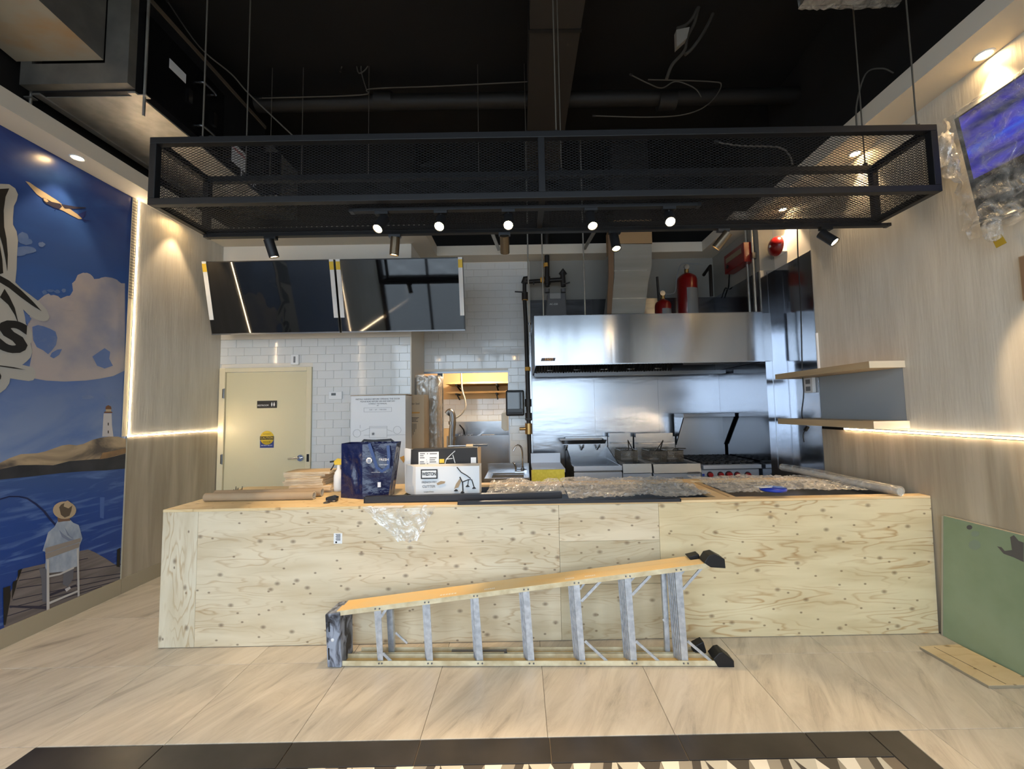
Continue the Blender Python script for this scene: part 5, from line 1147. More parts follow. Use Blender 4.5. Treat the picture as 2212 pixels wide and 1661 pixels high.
# cylinders
def cyl_tank(x0, x1, ytop, yshould, label, gauge):
    Yc_ = 5.05; a, b = at(x0, 660, 'Y', Yc_), at(x1, 660, 'Y', Yc_); cx = (a.x+b.x)/2; r = (b.x-a.x)/2; z0 = hz1+.001; zs = at(x0, yshould, 'Y', Yc_).z; zt = at(x0, ytop, 'Y', Yc_).z
    t = thing('suppression_cylinder', label, 'cylinder', (cx, Yc_+r, z0), group='red fire suppression cylinders'); c = (cx, Yc_+r, z0); h = zs-z0
    MB().lathe([(.001, 0), (r*.9, .0), (r, .02), (r, h), (r*.9, h+r*.35), (r*.55, h+r*.65), (r*.25, h+r*.8), (.001, h+r*.82)], c, 28).build('tank', red, t)
    lb = MB(); n = 12
    v = []; 
    for k in range(n+1):
        an = -math.pi/2-.1+1.35*(k/n)-.35
        for zz in (h*.25, h*.80): v.append((cx+(r+.0015)*math.cos(an), Yc_+r+(r+.0015)*math.sin(an), z0+zz))
    lb.add(v, [(2*k, 2*k+2, 2*k+3, 2*k+1) for k in range(n)], True); lb.build('instruction_label', mat('grey_label', (112, 116, 120), .5), t)
    MB().cyl((cx, Yc_+r, z0+h+r*.8), (cx, Yc_+r, z0+h+r*.8+.06), .028, n=12).build('valve_body', mat('brass', (170, 140, 90), .35, .9), t)
    MB().cyl((cx-.015, Yc_+r-.03, z0+h+r*.8+.07), (cx-.015, Yc_+r-.05, z0+h+r*.8+.07), .034, n=16).build('pressure_gauge', chrome, t)
    return cx, Yc_+r, z0+h+r*.8
c1 = cyl_tank(1421, 1456, 640, 656, 'short red fire suppression cylinder with gauge behind the hood top', 1)
c2 = cyl_tank(1474, 1517, 585, 600, 'tall red fire suppression cylinder with grey label behind the hood top', 1)
t = thing('suppression_piping', 'black iron piping linking the two red cylinders', 'pipe', (c2[0], c2[1], c2[2]))
MB().tube([(c1[0]-.05, c1[1], c1[2]-.06), (c1[0]-.06, c1[1], c1[2]+.30)], .016, 8, False).build('upright_pipe', bp_, t)
q0 = at(1520, 594, 'Y', 5.3); q1 = at(1534, 574, 'Y', 5.1); q2 = at(1537, 640, 'Y', 5.1)
MB().tube([q0, q1, q2], .022, 8, False).build('bent_pipe', bp_, t)
MB().tube([(c1[0]+.04, c1[1], c1[2]+.07), (c1[0]+.16, c1[1], c1[2]+.09), at(1462, 600, 'Y', 5.2), at(1472, 571, 'Y', 5.2), at(1500, 570, 'Y', 5.2), at(1518, 572, 'Y', 5.2)], .007, 8).build('copper_line', grey_ink, t)
# control box, conduit, bell
t = thing('fire_control_box', 'red fire suppression control box on the white side wall above the steel', 'control box', (XJ, 5.0, 3.4))
cbp = [at(x, y, 'X', XJ-.12) for x, y in ((1563, 545), (1606, 533), (1606, 570), (1566, 589))]
ya_, yb3 = cbp[0].y, cbp[1].y; za_, zb3 = (cbp[3].z+cbp[2].z)/2, (cbp[0].z+cbp[1].z)/2
MB().box(XJ-.12, XJ-.001, yb3, ya_, za_, zb3).build('box_case', red, t, bevel=.006)
MB().box(XJ-.124, XJ-.1205, yb3+.05, ya_-.05, za_+.12, zb3-.05).build('box_label', mat('faded_print', (132, 118, 96), .6), t)
MB().cyl((XJ-.13, ya_-.08, za_+.07), (XJ-.1205, ya_-.08, za_+.07), .025, n=14).build('box_lock', black_p, t)
MB().tube([(XJ-.06, ya_, za_+.02), (XJ-.02, ya_+.12, za_-.14), (XJ-.02, ya_+.2, za_-.12), (XJ-.02, ya_+.3, za_-.22)], .008, 7).build('box_cable', black_p, t)
t = thing('wall_conduits', 'pair of grey metal conduits running down the side wall beside the red control box', 'conduit', (XJ-.03, 4.6, 2.9))
for y_, bot in ((4.66, 2.50), (4.54, 2.48)):
    MB().cyl((XJ-.03, y_, bot+.2), (XJ-.03, y_, Z0-.003), .014, n=10).build('conduit', galv, t); MB().box(XJ-.05, XJ-.001, y_-.03, y_+.03, 3.30, 3.37).build('conduit_clamp', steel_d, t)
t = thing('fire_bell', 'round red alarm bell on the warm lit white wall above the steel cladding', 'bell', at(1677, 534, 'X', XR))
bc = at(1681, 532, 'X', XR-.04)
MB().box(XR-.045, XR+.0095, bc.y-.07, bc.y+.07, bc.z-.085, bc.z+.085).build('bell_backbox', white_card, t, bevel=.004)
MB().lathe([(.105, .0), (.105, .02), (.09, .055), (.05, .075), (.0001, .08)], (XR-.046, bc.y, bc.z), 28, (-1, 0, 0)).lathe([(.0001, 0), (.105, 0)], (XR-.046, bc.y, bc.z), 28, (-1, 0, 0)).build('bell_gong', red, t)
MB().cyl((XR-.126, bc.y, bc.z), (XR-.132, bc.y, bc.z), .016, n=12).build('bell_bolt', chrome, t)
MB().tube([(XR-.03, bc.y+.08, bc.z-.06), (XR-.01, bc.y+.2, bc.z-.1), (XR-.012, bc.y+.2, bc.z-.1)], .006, 7).build('bell_cable', grey_ink, t)

# ------------------------------------------------------------------ shelves, outlet and cable at the right wall
sw = mat('shelf_veneer', (176, 152, 116), .5, col2=(192, 168, 132), nscale=6, nstretch=(.3, .15, 2)); sw2 = mat('shelf_end_veneer', (208, 196, 172), .5, col2=(220, 208, 186), nscale=6, nstretch=(.15, .3, 2))
for z0, z1, lab in ((1.873, 1.924, 'upper pale wooden wall shelf above the blue grey panel'), (1.417, 1.472, 'lower pale wooden wall shelf just above the light strip')):
    t = thing('wall_shelf', lab, 'shelf', (2.78, 3.6, z0), group='wooden wall shelves at right'); ye = 4.13
    MB().box(2.633, XR-.001, 3.012, YRE-.002, z0, z1).box(2.633, XR+.004, YRE-.002, ye, z0, z1).build('shelf_board', sw, t)
    MB().box(2.632, XR-.001, 3.008, 3.0115, z0, z1).build('end_facing', sw2, t)
t = thing('power_outlet', 'white double power outlet on the steel wall below the upper shelf', 'outlet', at(1753, 832, 'X', XR))
pc = at(1752, 832, 'X', XR); MB().box(XR-.03, XR+.005, pc.y-.06, pc.y+.06, pc.z-.075, pc.z+.075).build('outlet_box', white_card, t, bevel=.004)
for dz in (-.035, .035): MB().box(XR-.033, XR-.0305, pc.y-.03, pc.y+.03, pc.z+dz-.022, pc.z+dz+.022).build('socket', grey_ink, t)
pd = at(1765, 760, 'X', XR-.02); MB().cyl((XR-.012, pd.y-.0, pc.z+.08), (XR-.012, pd.y, 2.3), .012, n=8).build('conduit', white_card, t)
t = thing('hanging_cable', 'black cable hanging down the steel wall through the shelves to a plug', 'cable', at(1735, 930, 'X', 2.75))
MB().tube([at(x, y, 'Y', 3.95) for x, y in ((1722, 488), (1724, 560), (1729, 640), (1731, 720), (1733, 800), (1736, 850), (1732, 895), (1740, 918))], .006, 7).build('cable', black_p, t)
c = at(1743, 926, 'Y', 3.95); MB().bar(c+Vector((.01, 0, .02)), c-Vector((.02, 0, .02)), .03, .02).build('plug', black_p, t); MB().tube([c, at(1735, 938, 'Y', 3.95), at(1737, 955, 'Y', 3.95)], .005, 6).build('cable_tail', black_p, t)
# plastic wrapped television at right
t = thing('wrapped_television', 'wall television wrapped in clear plastic with a blue screen on the right wall', 'television', (2.74, 1.7, 2.64))
T0 = Vector((2.70, 2.36, 3.34)); T1 = Vector((2.80, 2.36, 2.655)); dy = Vector((0, -1.25, 0)); nn = Vector((-(T0.z-T1.z), 0, (T0.x-T1.x)))
nn = Vector((-.99, 0, -.144)).normalized()
def TQ(s, u, d): return T1+(T0-T1)*s+dy*u-nn*d
MB().hexa([TQ(0, 0, 0), TQ(0, 1, 0), TQ(0, 1, .05), TQ(0, 0, .05), TQ(1, 0, 0), TQ(1, 1, 0), TQ(1, 1, .05), TQ(1, 0, .05)]).build('television_body', black_p, t)
def blue_screen():
    m = bpy.data.materials.new('blue_lit_screen'); m.use_nodes = True; N = m.node_tree.nodes; L = m.node_tree.links; b = N['Principled BSDF']; b.inputs['Base Color'].default_value = (.004, .004, .01, 1); b.inputs['Roughness'].default_value = .1
    tc = N.new('ShaderNodeTexCoord'); mp = N.new('ShaderNodeMapping'); mp.inputs['Rotation'].default_value = (math.radians(-24), 0, 0); mp.inputs['Scale'].default_value = (1, 1.2, 9); L.new(tc.outputs['Object'], mp.inputs[0])
    n = N.new('ShaderNodeTexNoise'); n.inputs['Scale'].default_value = 1.6; n.inputs['Detail'].default_value = 4; L.new(mp.outputs[0], n.inputs[0])
    r = N.new('ShaderNodeValToRGB'); e = r.color_ramp.elements; e[0].position = .3; e[0].color = (*lin((18, 18, 60)), 1); e[1].position = .8; e[1].color = (*lin((40, 90, 190)), 1); x = e.new(.55); x.color = (*lin((52, 44, 150)), 1)
    L.new(n.outputs['Fac'], r.inputs[0]); L.new(r.outputs[0], b.inputs['Emission Color']); b.inputs['Emission Strength'].default_value = .75
    return m
MB().add([TQ(.42, .02, -.002), TQ(.42, .98, -.002), TQ(.985, .98, -.002), TQ(.985, .02, -.002)], [(0, 1, 2, 3)]).build('blue_screen', blue_screen(), t)
MB().add([TQ(.02, .02, -.002), TQ(.02, .98, -.002), TQ(.418, .98, -.002), TQ(.418, .02, -.002)], [(0, 1, 2, 3)]).build('dark_screen', black_gloss, t)
rw = random.Random(12)
def wrp(u, v):
    e = 1+.0; s = -.07+1.12*v; w = -.07+1.14*u
    edge = min(u, 1-u, v, 1-v)
    return TQ(s, w, -.02-(.03*math.sin(20*v+9*u)**2)-rw.uniform(0, .012)+(.05 if edge < .03 else 0))+Vector((0, rw.uniform(-.012, .012), rw.uniform(-.012, .012)))*(1 if edge < .05 else .3)
wf = mat('x', (0, 0, 0)); MATS.pop('x')
MB().grid(wrp, 40, 30).build('plastic_wrap', film, t)
def crum(c, r, sd, name='bunched_plastic'):
    q = random.Random(sd); c = Vector(c)
    def fn(u, v): th, ph = 2*math.pi*u, math.pi*v; rr_ = r*(1+.35*math.sin(5*th+3*ph)*math.sin(ph)+q.uniform(-.12, .12)); return c+Vector((rr_*.35*math.sin(ph)*math.cos(th), rr_*.7*math.sin(ph)*math.sin(th), rr_*1.2*math.cos(ph)))
    return MB().grid(fn, 18, 12).build(name, film, t)
crum(TQ(.80, -.07, -.01), .085, 1); crum(TQ(.62, -.05, -.01), .06, 2); crum(TQ(-.05, .05, -.01), .06, 3)
MB().bar(TQ(.5, .5, .055), (XR-.03, 1.72, 3.0), .08, .10).box(XR-.03, XR-.001, 1.5, 1.95, 2.85, 3.2).build('wall_bracket', black_metal, t)
p = TQ(-.12, .07, .0); MB().prism([p, p+Vector((0, .05, -.0)), p+Vector((0, .03, -.07)), p+Vector((0, -.02, -.06))], (.003, 0, 0)).build('yellow_tag', mat('mustard_tag', (176, 146, 40), .6), t)
# ------------------------------------------------------------------ recessed lights and LED strips
def can(x, y, z, label, power=28, tx=0):
    t = thing('recessed_light', label, 'recessed light', (x, y, z), group='recessed lights in the soffits')
    MB().lathe([(.034, 0), (.048, 0), (.046, -.006), (.036, -.004), (.034, 0)], (x, y, z-.0005), 24).build('trim_ring', white_card, t)
    MB().lathe([(.0001, -.002), (.033, -.002), (.033, 0)], (x, y, z-.0008), 20).build('lamp_lens', lampglow, t)
    spot(t, (x, y, z-.02), (x+tx, y, 0), power, 66, .5)
names = ['right at the picture edge', 'second nearest', 'third', 'farthest']
for y, lab in ((.45, 'recessed ceiling light in the left soffit nearest the storefront'), (1.33, 'recessed ceiling light in the left soffit, above the near half of the mural'), (2.22, 'recessed ceiling light in the left soffit, over the aeroplane end of the mural logo'), (3.12, 'recessed ceiling light in the left soffit seen above the mural aeroplane'), (4.16, 'recessed ceiling light in the left soffit behind the mesh frame')):
    can(-3.54, y, 3.70, lab, 16, -.02)
for y, lab in ((.40, 'recessed ceiling light in the right soffit nearest the storefront'), (1.35, 'recessed ceiling light in the right soffit above the wrapped television'), (2.297, 'recessed ceiling light in the right soffit outside the mesh frame at upper right'), (3.237, 'recessed ceiling light in the right soffit seen through the upper mesh'), (4.169, 'recessed ceiling light in the right soffit seen through the lower mesh')):
    can(2.845, y, 3.70, lab, 26, .02)
def led(name, label, p, q, normal, wall_n):
    p, q = Vector(p), Vector(q); t = thing(name, label, 'light strip', p, group='warm LED strips'); n = Vector(normal)
    MB().bar(p, q, .020, .006, n).build('strip_channel', steel_d, t)
    MB().bar(p+n*.006, q+n*.006, .012, .005, n).build('diffuser', ledglow, t)
    mb = MB(); L_ = (q-p).length; d = (q-p).normalized(); k = int(L_/.0165)
    for i in range(k): c = p+d*(.008+i*.0165)+n*.0105; mb.bar(c-d*.003, c+d*.003, .007, .003, n)
    o = mb.build('led_chips', emis('led_chip', (255, 240, 214), 45), t); o['kind'] = 'stuff'
X1 = XL+.006
led('led_strip', 'upright warm LED strip at the far edge of the fishing mural', (XL+.006, YM1+.008, ZLED-.01), (XL+.006, YM1+.008, 3.698), (1, 0, 0), 0)
led('led_strip', 'level warm LED strip from the mural corner to the cream door', (XL+.006, YM1+.01, ZLED), (XL+.006, YD-.002, ZLED), (1, 0, 0), 0)
led('led_strip', 'upright warm LED strip at the near edge of the fishing mural', (XL+.006, YM0-.008, ZLED-.01), (XL+.006, YM0-.008, 3.698), (1, 0, 0), 0)
led('led_strip', 'level warm LED strip on the left wall near the storefront', (XL+.006, -1.65, ZLED), (XL+.006, YM0-.01, ZLED), (1, 0, 0), 0)
led('led_strip', 'level warm LED strip along the right wall below the lower shelf', (XR+.006-.004, 3.62, ZR), (XR+.006-.004, -1.65, ZR), (-1, 0, 0), 0)

# pale reveal beside the upright strip, its light and shade stripes modelled as bars
rv = thing('strip_reveal', 'pale glossy reveal with modelled light and shade stripes along the upright light strip', 'trim', (XL, YM1-.03, ZLED))
MB().box(XL+.0075, XL+.011, YM1-.052, YM1-.006, ZLED, 3.698).build('reveal_board', mat('pale_gloss_reveal', (214, 200, 172), .18), rv)
mb = MB()
for k in range(34): mb.box(XL+.0111, XL+.0135, YM1-.050, YM1-.008, 2.72+.0285*k, 2.72+.0285*k+.013)
mb.build('shade_stripes', mat('stripe_shade_grey', (150, 140, 124), .3), rv)['kind'] = 'stuff'  # grey bars imitate stripes of light and shade beside the strip
# ------------------------------------------------------------------ hanging mesh frame with tracks
FX0, FX1, FY0, FY1, FZ0, FZ1 = -2.155, 2.495, 2.29, 2.69, 2.848, 3.262
fr_ = thing('hanging_mesh_frame', 'long black steel box frame with expanded metal mesh hung above the counter', 'mesh frame', ((FX0+FX1)/2, (FY0+FY1)/2, FZ0))
b_ = .04
def fbar(name, a, b): MB().bar(a, b, b_, b_).build(name, black_metal, fr_, bevel=.003)
for y in (FY0, FY1):
    for z in (FZ0, FZ1): fbar('long_rail', (FX0-b_/2, y+b_/2, z+(b_/2 if z == FZ0 else -b_/2)), (FX1+b_/2, y+b_/2, z+(b_/2 if z == FZ0 else -b_/2)))
xm = at(1170, 350, 'Y', FY0).x
for x in (FX0, FX1):
    for y in (FY0, FY1): fbar('corner_post', (x, y+b_/2, FZ0+b_), (x, y+b_/2, FZ1-b_))
    for z in (FZ0+b_/2, FZ1-b_/2): fbar('end_rail', (x, FY0+b_, z), (x, FY1, z))
fbar('middle_post', (xm, FY0+b_/2, FZ0+b_), (xm, FY0+b_/2, FZ1-b_)); fbar('middle_rail', (xm, FY0+b_, FZ0+b_/2), (xm, FY1, FZ0+b_/2))
def mesh_panel(name, O, A, Bv, la_, lb2, pa=.0345, pb=.0165, th=.0021):
    """expanded metal: two families of slanting strands clipped to la_ x lb2"""
    O, A, Bv = Vector(O), Vector(A), Vector(Bv); N_ = A.cross(Bv); mb = MB(); s = pb/pa
    k0 = -int(lb2/s/pa)-2; k1 = int(la_/pa)+2
    for sg in (1, -1):
        for k in range(k0, k1+int(lb2/s/pa)+2):
            # line: b = sg*s*(a-k*pa) (+lb2 when sg<0)
            pts = []
            a_at = lambda b: k*pa+b/s if sg > 0 else k*pa+(lb2-b)/s
            a0, a1 = a_at(0), a_at(lb2); lo, hi = (a0, a1) if a0 < a1 else (a1, a0)
            if hi <= 0 or lo >= la_: continue
            def b_at(a): return s*(a-k*pa) if sg > 0 else lb2-s*(a-k*pa)
            ca, cb = max(lo, 0), min(hi, la_)
            if cb-ca < .004: continue
            p = O+A*ca+Bv*b_at(ca); q = O+A*cb+Bv*b_at(cb)
            mb.bar(p, q, th, th, N_)
    o = mb.build(name, black_metal, fr_); o['kind'] = 'stuff'; return o
mesh_panel('mesh_front', (FX0, FY0+b_*.9, FZ0+b_), (1, 0, 0), (0, 0, 1), FX1-FX0, FZ1-FZ0-2*b_)
mesh_panel('mesh_rear', (FX0, FY1+.004, FZ0+b_), (1, 0, 0), (0, 0, 1), FX1-FX0, FZ1-FZ0-2*b_)
mesh_panel('mesh_floor', (FX0, FY0+b_, FZ0+.008), (1, 0, 0), (0, 1, 0), FX1-FX0, FY1-FY0-b_)
for x in (FX0, FX1): mesh_panel('mesh_end', (x, FY0+b_, FZ0+b_), (0, 1, 0), (0, 0, 1), FY1-FY0-b_, FZ1-FZ0-2*b_)
rod_m = mat('dull_rod', (82, 76, 68), .6)
# hanger rods
HR = lambda px_, yy: at(px_, 150, 'Y', yy+.02).x
for (x, y, lab) in ((HR(443, FY0+.02), FY0+.02, 'left front hanging rod of the mesh frame beside the black air unit'), (HR(537, FY1), FY1, 'left rear hanging rod of the mesh frame'), (HR(1198, FY0+.02), FY0+.02, 'middle front hanging rod of the mesh frame'), (HR(1207, FY1), FY1, 'middle rear hanging rod of the mesh frame'), (HR(1970, FY0+.02), FY0+.02, 'right front hanging rod of the mesh frame'), (HR(1853, FY1), FY1, 'right rear hanging rod of the mesh frame')):
    t = thing('hanger_rod', lab, 'rod', (x, y+.02, FZ1), group='hanging rods of the mesh frame'); MB().cyl((x, y+.02, FZ1+.022), (x, y+.02, CEIL_Z-.002), .0045, n=8).build('rod', rod_m, t); MB().cyl((x, y+.02, FZ1+.0005), (x, y+.02, FZ1+.022), .016, n=6).build('nut', black_metal, t)
# tracks
TRZ = FZ0
for y, xa, xb, lab in ((FY1+.02, FX0+.02, FX1+.06, 'black lighting track under the rear rail of the mesh frame'), (FY0+.10, -1.0, 1.1, 'black lighting track under the front part of the mesh frame')):
    t = thing('lighting_track', lab, 'track', ((xa+xb)/2, y, TRZ), group='lighting tracks'); MB().box(xa, xb, y-.018, y+.018, TRZ-.020, TRZ-.0005).build('track_rail', black_metal, t)
    for x in (xa-.012, xb+.012): MB().box(x-.012, x+.012, y-.02, y+.02, TRZ-.022, TRZ-.0005).build('track_end_feed', black_p, t)
bronze = mat('bronze_lamp', (92, 80, 64), .35, .7)
def head(x, y, aim, label, lit=1, m=None, power=30, size=50):
    m = m or black_metal; z = TRZ-.020; t = thing('track_light', label, 'track light', (x, y, z), group='track lights under the mesh frame')
    d = Vector(aim).normalized(); c = Vector((x, y, z-.065))
    MB().box(x-.04, x+.04, y-.016, y+.016, z-.018, z-.0005).build('track_adapter', black_metal if m is black_metal else steel_d, t)
    MB().cyl((x, y, z-.018), (x, y, z-.055), .007, n=8).build('stem', black_metal, t)
    a, b = c-d*.045, c+d*.075
    MB().cyl(a, b, .032, n=20, caps=False).lathe([(.0001, 0), (.032, 0)], a, 20, d).lathe([(.032, 0), (.027, 0), (.027, -.012)], b, 20, d).build('lamp_body', m, t)
    MB().lathe([(.0001, -.008), (.027, -.008)], b, 18, d).build('lamp_lens', lampglow, t)
    if lit: spot(t, b+d*.005, b+d*2, power, size, .3)
yb_ = FY1+.02; yf_ = FY0+.10
head(at(585, 520, 'Y', yb_).x, yb_, (.22, .25, -1), 'dark track light under the rear track, leftmost, leaning over the cream door', m=black_metal)
head(at(853, 520, 'Y', yb_).x, yb_, (-.12, .15, -1), 'bronze track light on the rear track above the right television', m=bronze)
head(at(1090, 520, 'Y', yb_).x, yb_, (0, .9, -1), 'bronze track light on the rear track pointing at the kitchen wall', m=bronze)
head(at(1328, 520, 'Y', yb_).x, yb_, (.05, -.35, -1), 'glowing track light on the rear track in front of the exhaust duct', m=black_metal)
head(at(1563, 515, 'Y', yb_).x, yb_, (-.75, .6, -1), 'bronze track light on the rear track tilted left near the red control box', m=bronze)
head(at(1785, 520, 'Y', yb_).x, yb_, (.5, -.7, -1), 'glowing track light on the rear track, rightmost, by the right wall', m=black_metal)
fl = [(825, (-.2, -.7, -1), 'first from the left'), (952, (0, -.9, -1), 'second from the left'), (1098, (0, -.9, -1), 'third from the left'), (1276, (.05, -.6, -1), 'fourth from the left'), (1445, (-.25, -1, -1), 'fifth from the left, the brightest')]
for x, aim, s in fl: head(at(x, 462, 'Y', yf_).x, yf_, aim, 'small glowing track light on the front track, %s' % s, power=38, size=82)

# ------------------------------------------------------------------ air unit and duct at upper left
ux0, ux1, uy0, uz0 = -3.42, -2.80, 2.82, 4.0
uz1 = 4.82; uy1 = 4.30
gd = mat('dark_unit_paint', (40, 40, 42), .35, .4); gb = mat('dull_grey_duct', (118, 114, 108), .5, .6, col2=(134, 130, 122), nscale=6)
t = thing('air_handling_unit', 'large black sided air handling unit hung at the upper left ceiling', 'air unit', ((ux0+ux1)/2, 3.5, uz0))
XU0 = -3.56
MB().box(XU0, ux1, uy0, uy1, uz0+.002, uz1).build('unit_case', gd, t)
MB().box(XU0+.06, ux1-.05, uy0+.04, uy1-.04, uz0-.004, uz0+.0015).build('bottom_panel', galv, t)
for x in (XU0+.03, ux1-.025): MB().box(x-.03, x+.025, uy0, uy1, uz0-.012, uz0+.001).build('bottom_rail', galv, t)
MB().box(ux1, ux1+.006, uy0+.05, uy1-.62, uz0+.06, uz1-.14).build('access_panel', mat('black_panel_gloss', (22, 22, 24), .2, .3), t)
MB().box(ux1-.02, ux1+.012, uy0, uy1, uz1-.03, uz1+.004).build('top_rail', mat('tan_rail', (92, 82, 70), .5), t)
for y, z in ((3.45, 4.55), (3.45, 4.15)): MB().tube([(ux1+.006, y-.07, z), (ux1+.05, y-.06, z), (ux1+.05, y+.06, z), (ux1+.006, y+.07, z)], .012, 8).build('pull_handle', steel_d, t)
for y in (3.28, 3.56): MB().box(ux1+.006, ux1+.022, y-.02, y+.02, 4.28, 4.40).build('latch', chrome, t)
MB().box(ux1+.006, ux1+.008, 3.08, 3.24, 4.42, 4.50).build('paper_label', white_card, t)
MBw = MB().box(ux1+.001, ux1+.003, 3.80, 4.0, 4.10, 4.30).build('warning_label', white_card, t)
rt = Matrix.Rotation(math.pi/2, 4, 'Z') @ Matrix.Rotation(math.pi/2, 4, 'X')
text('label_lettering', 'WARNING', .045, (ux1+.0045, 3.90, 4.25), '+X', mat('red_print', (170, 40, 30), .6), t, .0006)
text('label_lettering', 'HCE', .13, (ux1+.003, 4.05, 4.06), '+X', white_ink, t, .0006)
bx = MB().box(ux1+.0, ux1+.02, 3.82, 4.10, uz0+.0, uz0+.12)
MB().box(XU0+.02, ux1-.02, uy1, 5.0, uz0+.10, uz1-.1).build('outlet_duct', galv, t)
MB().box(ux1-.30, ux1+.16, uy1+.001, uy1+.05, uz0+.02, uz1-.30).build('outlet_flange', chrome, t)
for (x, y) in ((XU0-.045, uy0+.03), (ux1+.04, uy0+.03)):
    MB().cyl((x, y, uz0-.17), (x, y, CEIL_Z-.002), .009, n=8).build('hanger_rod', galv, t); MB().box(x-.03, x+.03, y-.02, y+.02, uz0-.02, uz0-.013).build('hanger_bracket', galv, t)
t = thing('inlet_duct', 'grey sheet metal inlet duct with stained tan underside at the top left corner', 'duct', (-3.2, 2.4, 4.1))
fy = uy0-.001
MB().box(XU0-.02, ux1+.0, fy-.06, fy, uz0+.015, uz0+.17).box(ux1-.17, ux1, fy-.06, fy, uz0+.17, uz1).box(XU0-.02, XU0+.06, fy-.06, fy, uz0+.17, uz1).build('inlet_flange', gb, t)
stain = mat('stained_metal', (170, 160, 142), .55, .3, col2=(178, 142, 98), nscale=2.2, nstretch=(1, 2.4, 1), ramp=(.45, .75))
A = [(XU0+.02, fy-.06, uz0+.19), (ux1-.19, fy-.06, uz0+.19)]
x00 = at(340, 0, 'Y', 2.3)
MB().hexa([(XU0-.08, 1.5, 4.42), (ux1-.30, 1.5, 4.42), (ux1-.18, fy-.061, uz0+.19), (XU0-.05, fy-.061, uz0+.19), (XU0-.08, 1.5, 5.14), (ux1-.30, 1.5, 5.14), (ux1-.18, fy-.061, 5.14), (XU0-.05, fy-.061, 5.14)]).build('duct_boot', [stain, gb], t).data.polygons.foreach_set('material_index', [0, 1, 1, 1, 1, 1])
# ------------------------------------------------------------------ ceiling services
t = thing('ceiling_duct', 'wide dark painted duct running along the ceiling toward the kitchen', 'duct', (.25, 3.5, 4.8))
MB().box(.13, .55, .8, 5.3, 4.72, CEIL_Z-.002).build('duct_run', mat('brown_dark_duct', (46, 40, 34), .7), t)
for y in (1.9, 3.1, 4.3): MB().box(.12, .56, y, y+.03, 4.712, CEIL_Z-.003).build('duct_joint', dark_pipe, t)
t = thing('ceiling_pipe', 'thick dark pipe crossing the ceiling from left to right above the mesh frame', 'pipe', (0, 3.95, 4.6))
pA = at(555, 226, 'Y', 4.0); pB = at(1795, 205, 'Y', 4.0)
MB().tube([pA, pB], .075, 14, False).build('pipe_run', dark_pipe, t)
for x in (830, 1440): p = at(x, 218, 'Y', 4.0); MB().cyl(p-Vector((.09, 0, 0)), p+Vector((.09, 0, 0)), .09, n=16).build('pipe_coupling', dark_pipe, t)
t = thing('ceiling_pipe', 'thinner dark pipe crossing the ceiling just above the thick pipe', 'pipe', (0, 4.3, 4.8))
MB().tube([at(700, 168, 'Y', 4.3), at(1180, 160, 'Y', 4.3)], .05, 10, False).build('pipe_run', dark_pipe, t)
for x in (760, 1100): p = at(x, 165, 'Y', 4.3); MB().cyl(p-Vector((.05, 0, 0)), p+Vector((.05, 0, 0)), .062, n=12).build('pipe_coupling', dark_pipe, t)
for k, x in enumerate((588, 655, 797, 1032, 1133)):
    p = at(x, 170, 'Y', 3.9); t = thing('ceiling_rod', 'thin rod hanging from the dark ceiling, %s' % ['beside the air unit top', 'second from the air unit', 'next to the looped cable', 'above the middle of the mesh', 'just left of the ceiling duct'][k], 'rod', p, group='thin ceiling rods')
    MB().cyl((p.x, 3.9, 3.95), (p.x, 3.9, CEIL_Z-.002), .004, n=6).build('rod', rod_m, t); MB().cyl((p.x, 3.9, 3.97), (p.x, 3.9, 4.0), .015, n=6).build('nut', galv, t)
dc = mat('dusty_cable', (84, 78, 70), .7)
def cable(label, pts, Y, r=.006, m=dc):
    t = thing('ceiling_cable', label, 'cable', at(*pts[0], 'Y', Y), group='loose ceiling cables'); MB().tube([at(x, y, 'Y', Y) for x, y in pts], r, 6).build('cable_run', m, t)
    p = at(*pts[0], 'Y', Y); q = at(*pts[1], 'Y', Y); MB().cyl(p, p+(q-p).normalized()*.03, r*1.7, n=8).build('cable_clip', dark_pipe, t)
cable('grey cable running diagonally beside the black air unit', [(360, 0), (430, 100), (500, 160), (540, 205), (640, 300)], 3.2)
cable('looped dusty cable coil hanging in the dark ceiling', [(735, 155), (748, 122), (775, 112), (795, 140), (775, 158), (770, 120), (786, 110), (780, 150), (792, 195)], 3.9)
cable('pale cable lying along the thick ceiling pipe', [(560, 212), (780, 205), (800, 192), (950, 186), (1170, 175)], 3.88)
cable('long pale cable sagging under the ceiling duct', [(1280, 250), (1400, 253), (1480, 247), (1530, 225), (1558, 185), (1530, 176), (1400, 172)], 3.85)
cable('curly cable bunch on the ceiling pipe by the junction box', [(1360, 160), (1400, 180), (1430, 190), (1460, 176), (1500, 190), (1515, 210)], 3.8)
cable('loop of cable rising near the right end of the mesh frame', [(1852, 290), (1850, 230), (1870, 160), (1905, 148), (1930, 158)], 2.9)
cable('stiff cable curving inside the mesh frame', [(1543, 306), (1600, 315), (1680, 318), (1705, 335), (1712, 356)], 2.75)
t = thing('junction_box', 'open pale junction box with conduits hanging from the dark ceiling', 'junction box', at(1475, 80, 'Y', 3.3))
MB().prism([at(x, y, 'Y', 3.3) for x, y in ((1461, 64), (1490, 58), (1484, 82), (1462, 102))], (0, .05, 0)).build('box_cover', mat('pale_box', (150, 144, 134), .6), t)
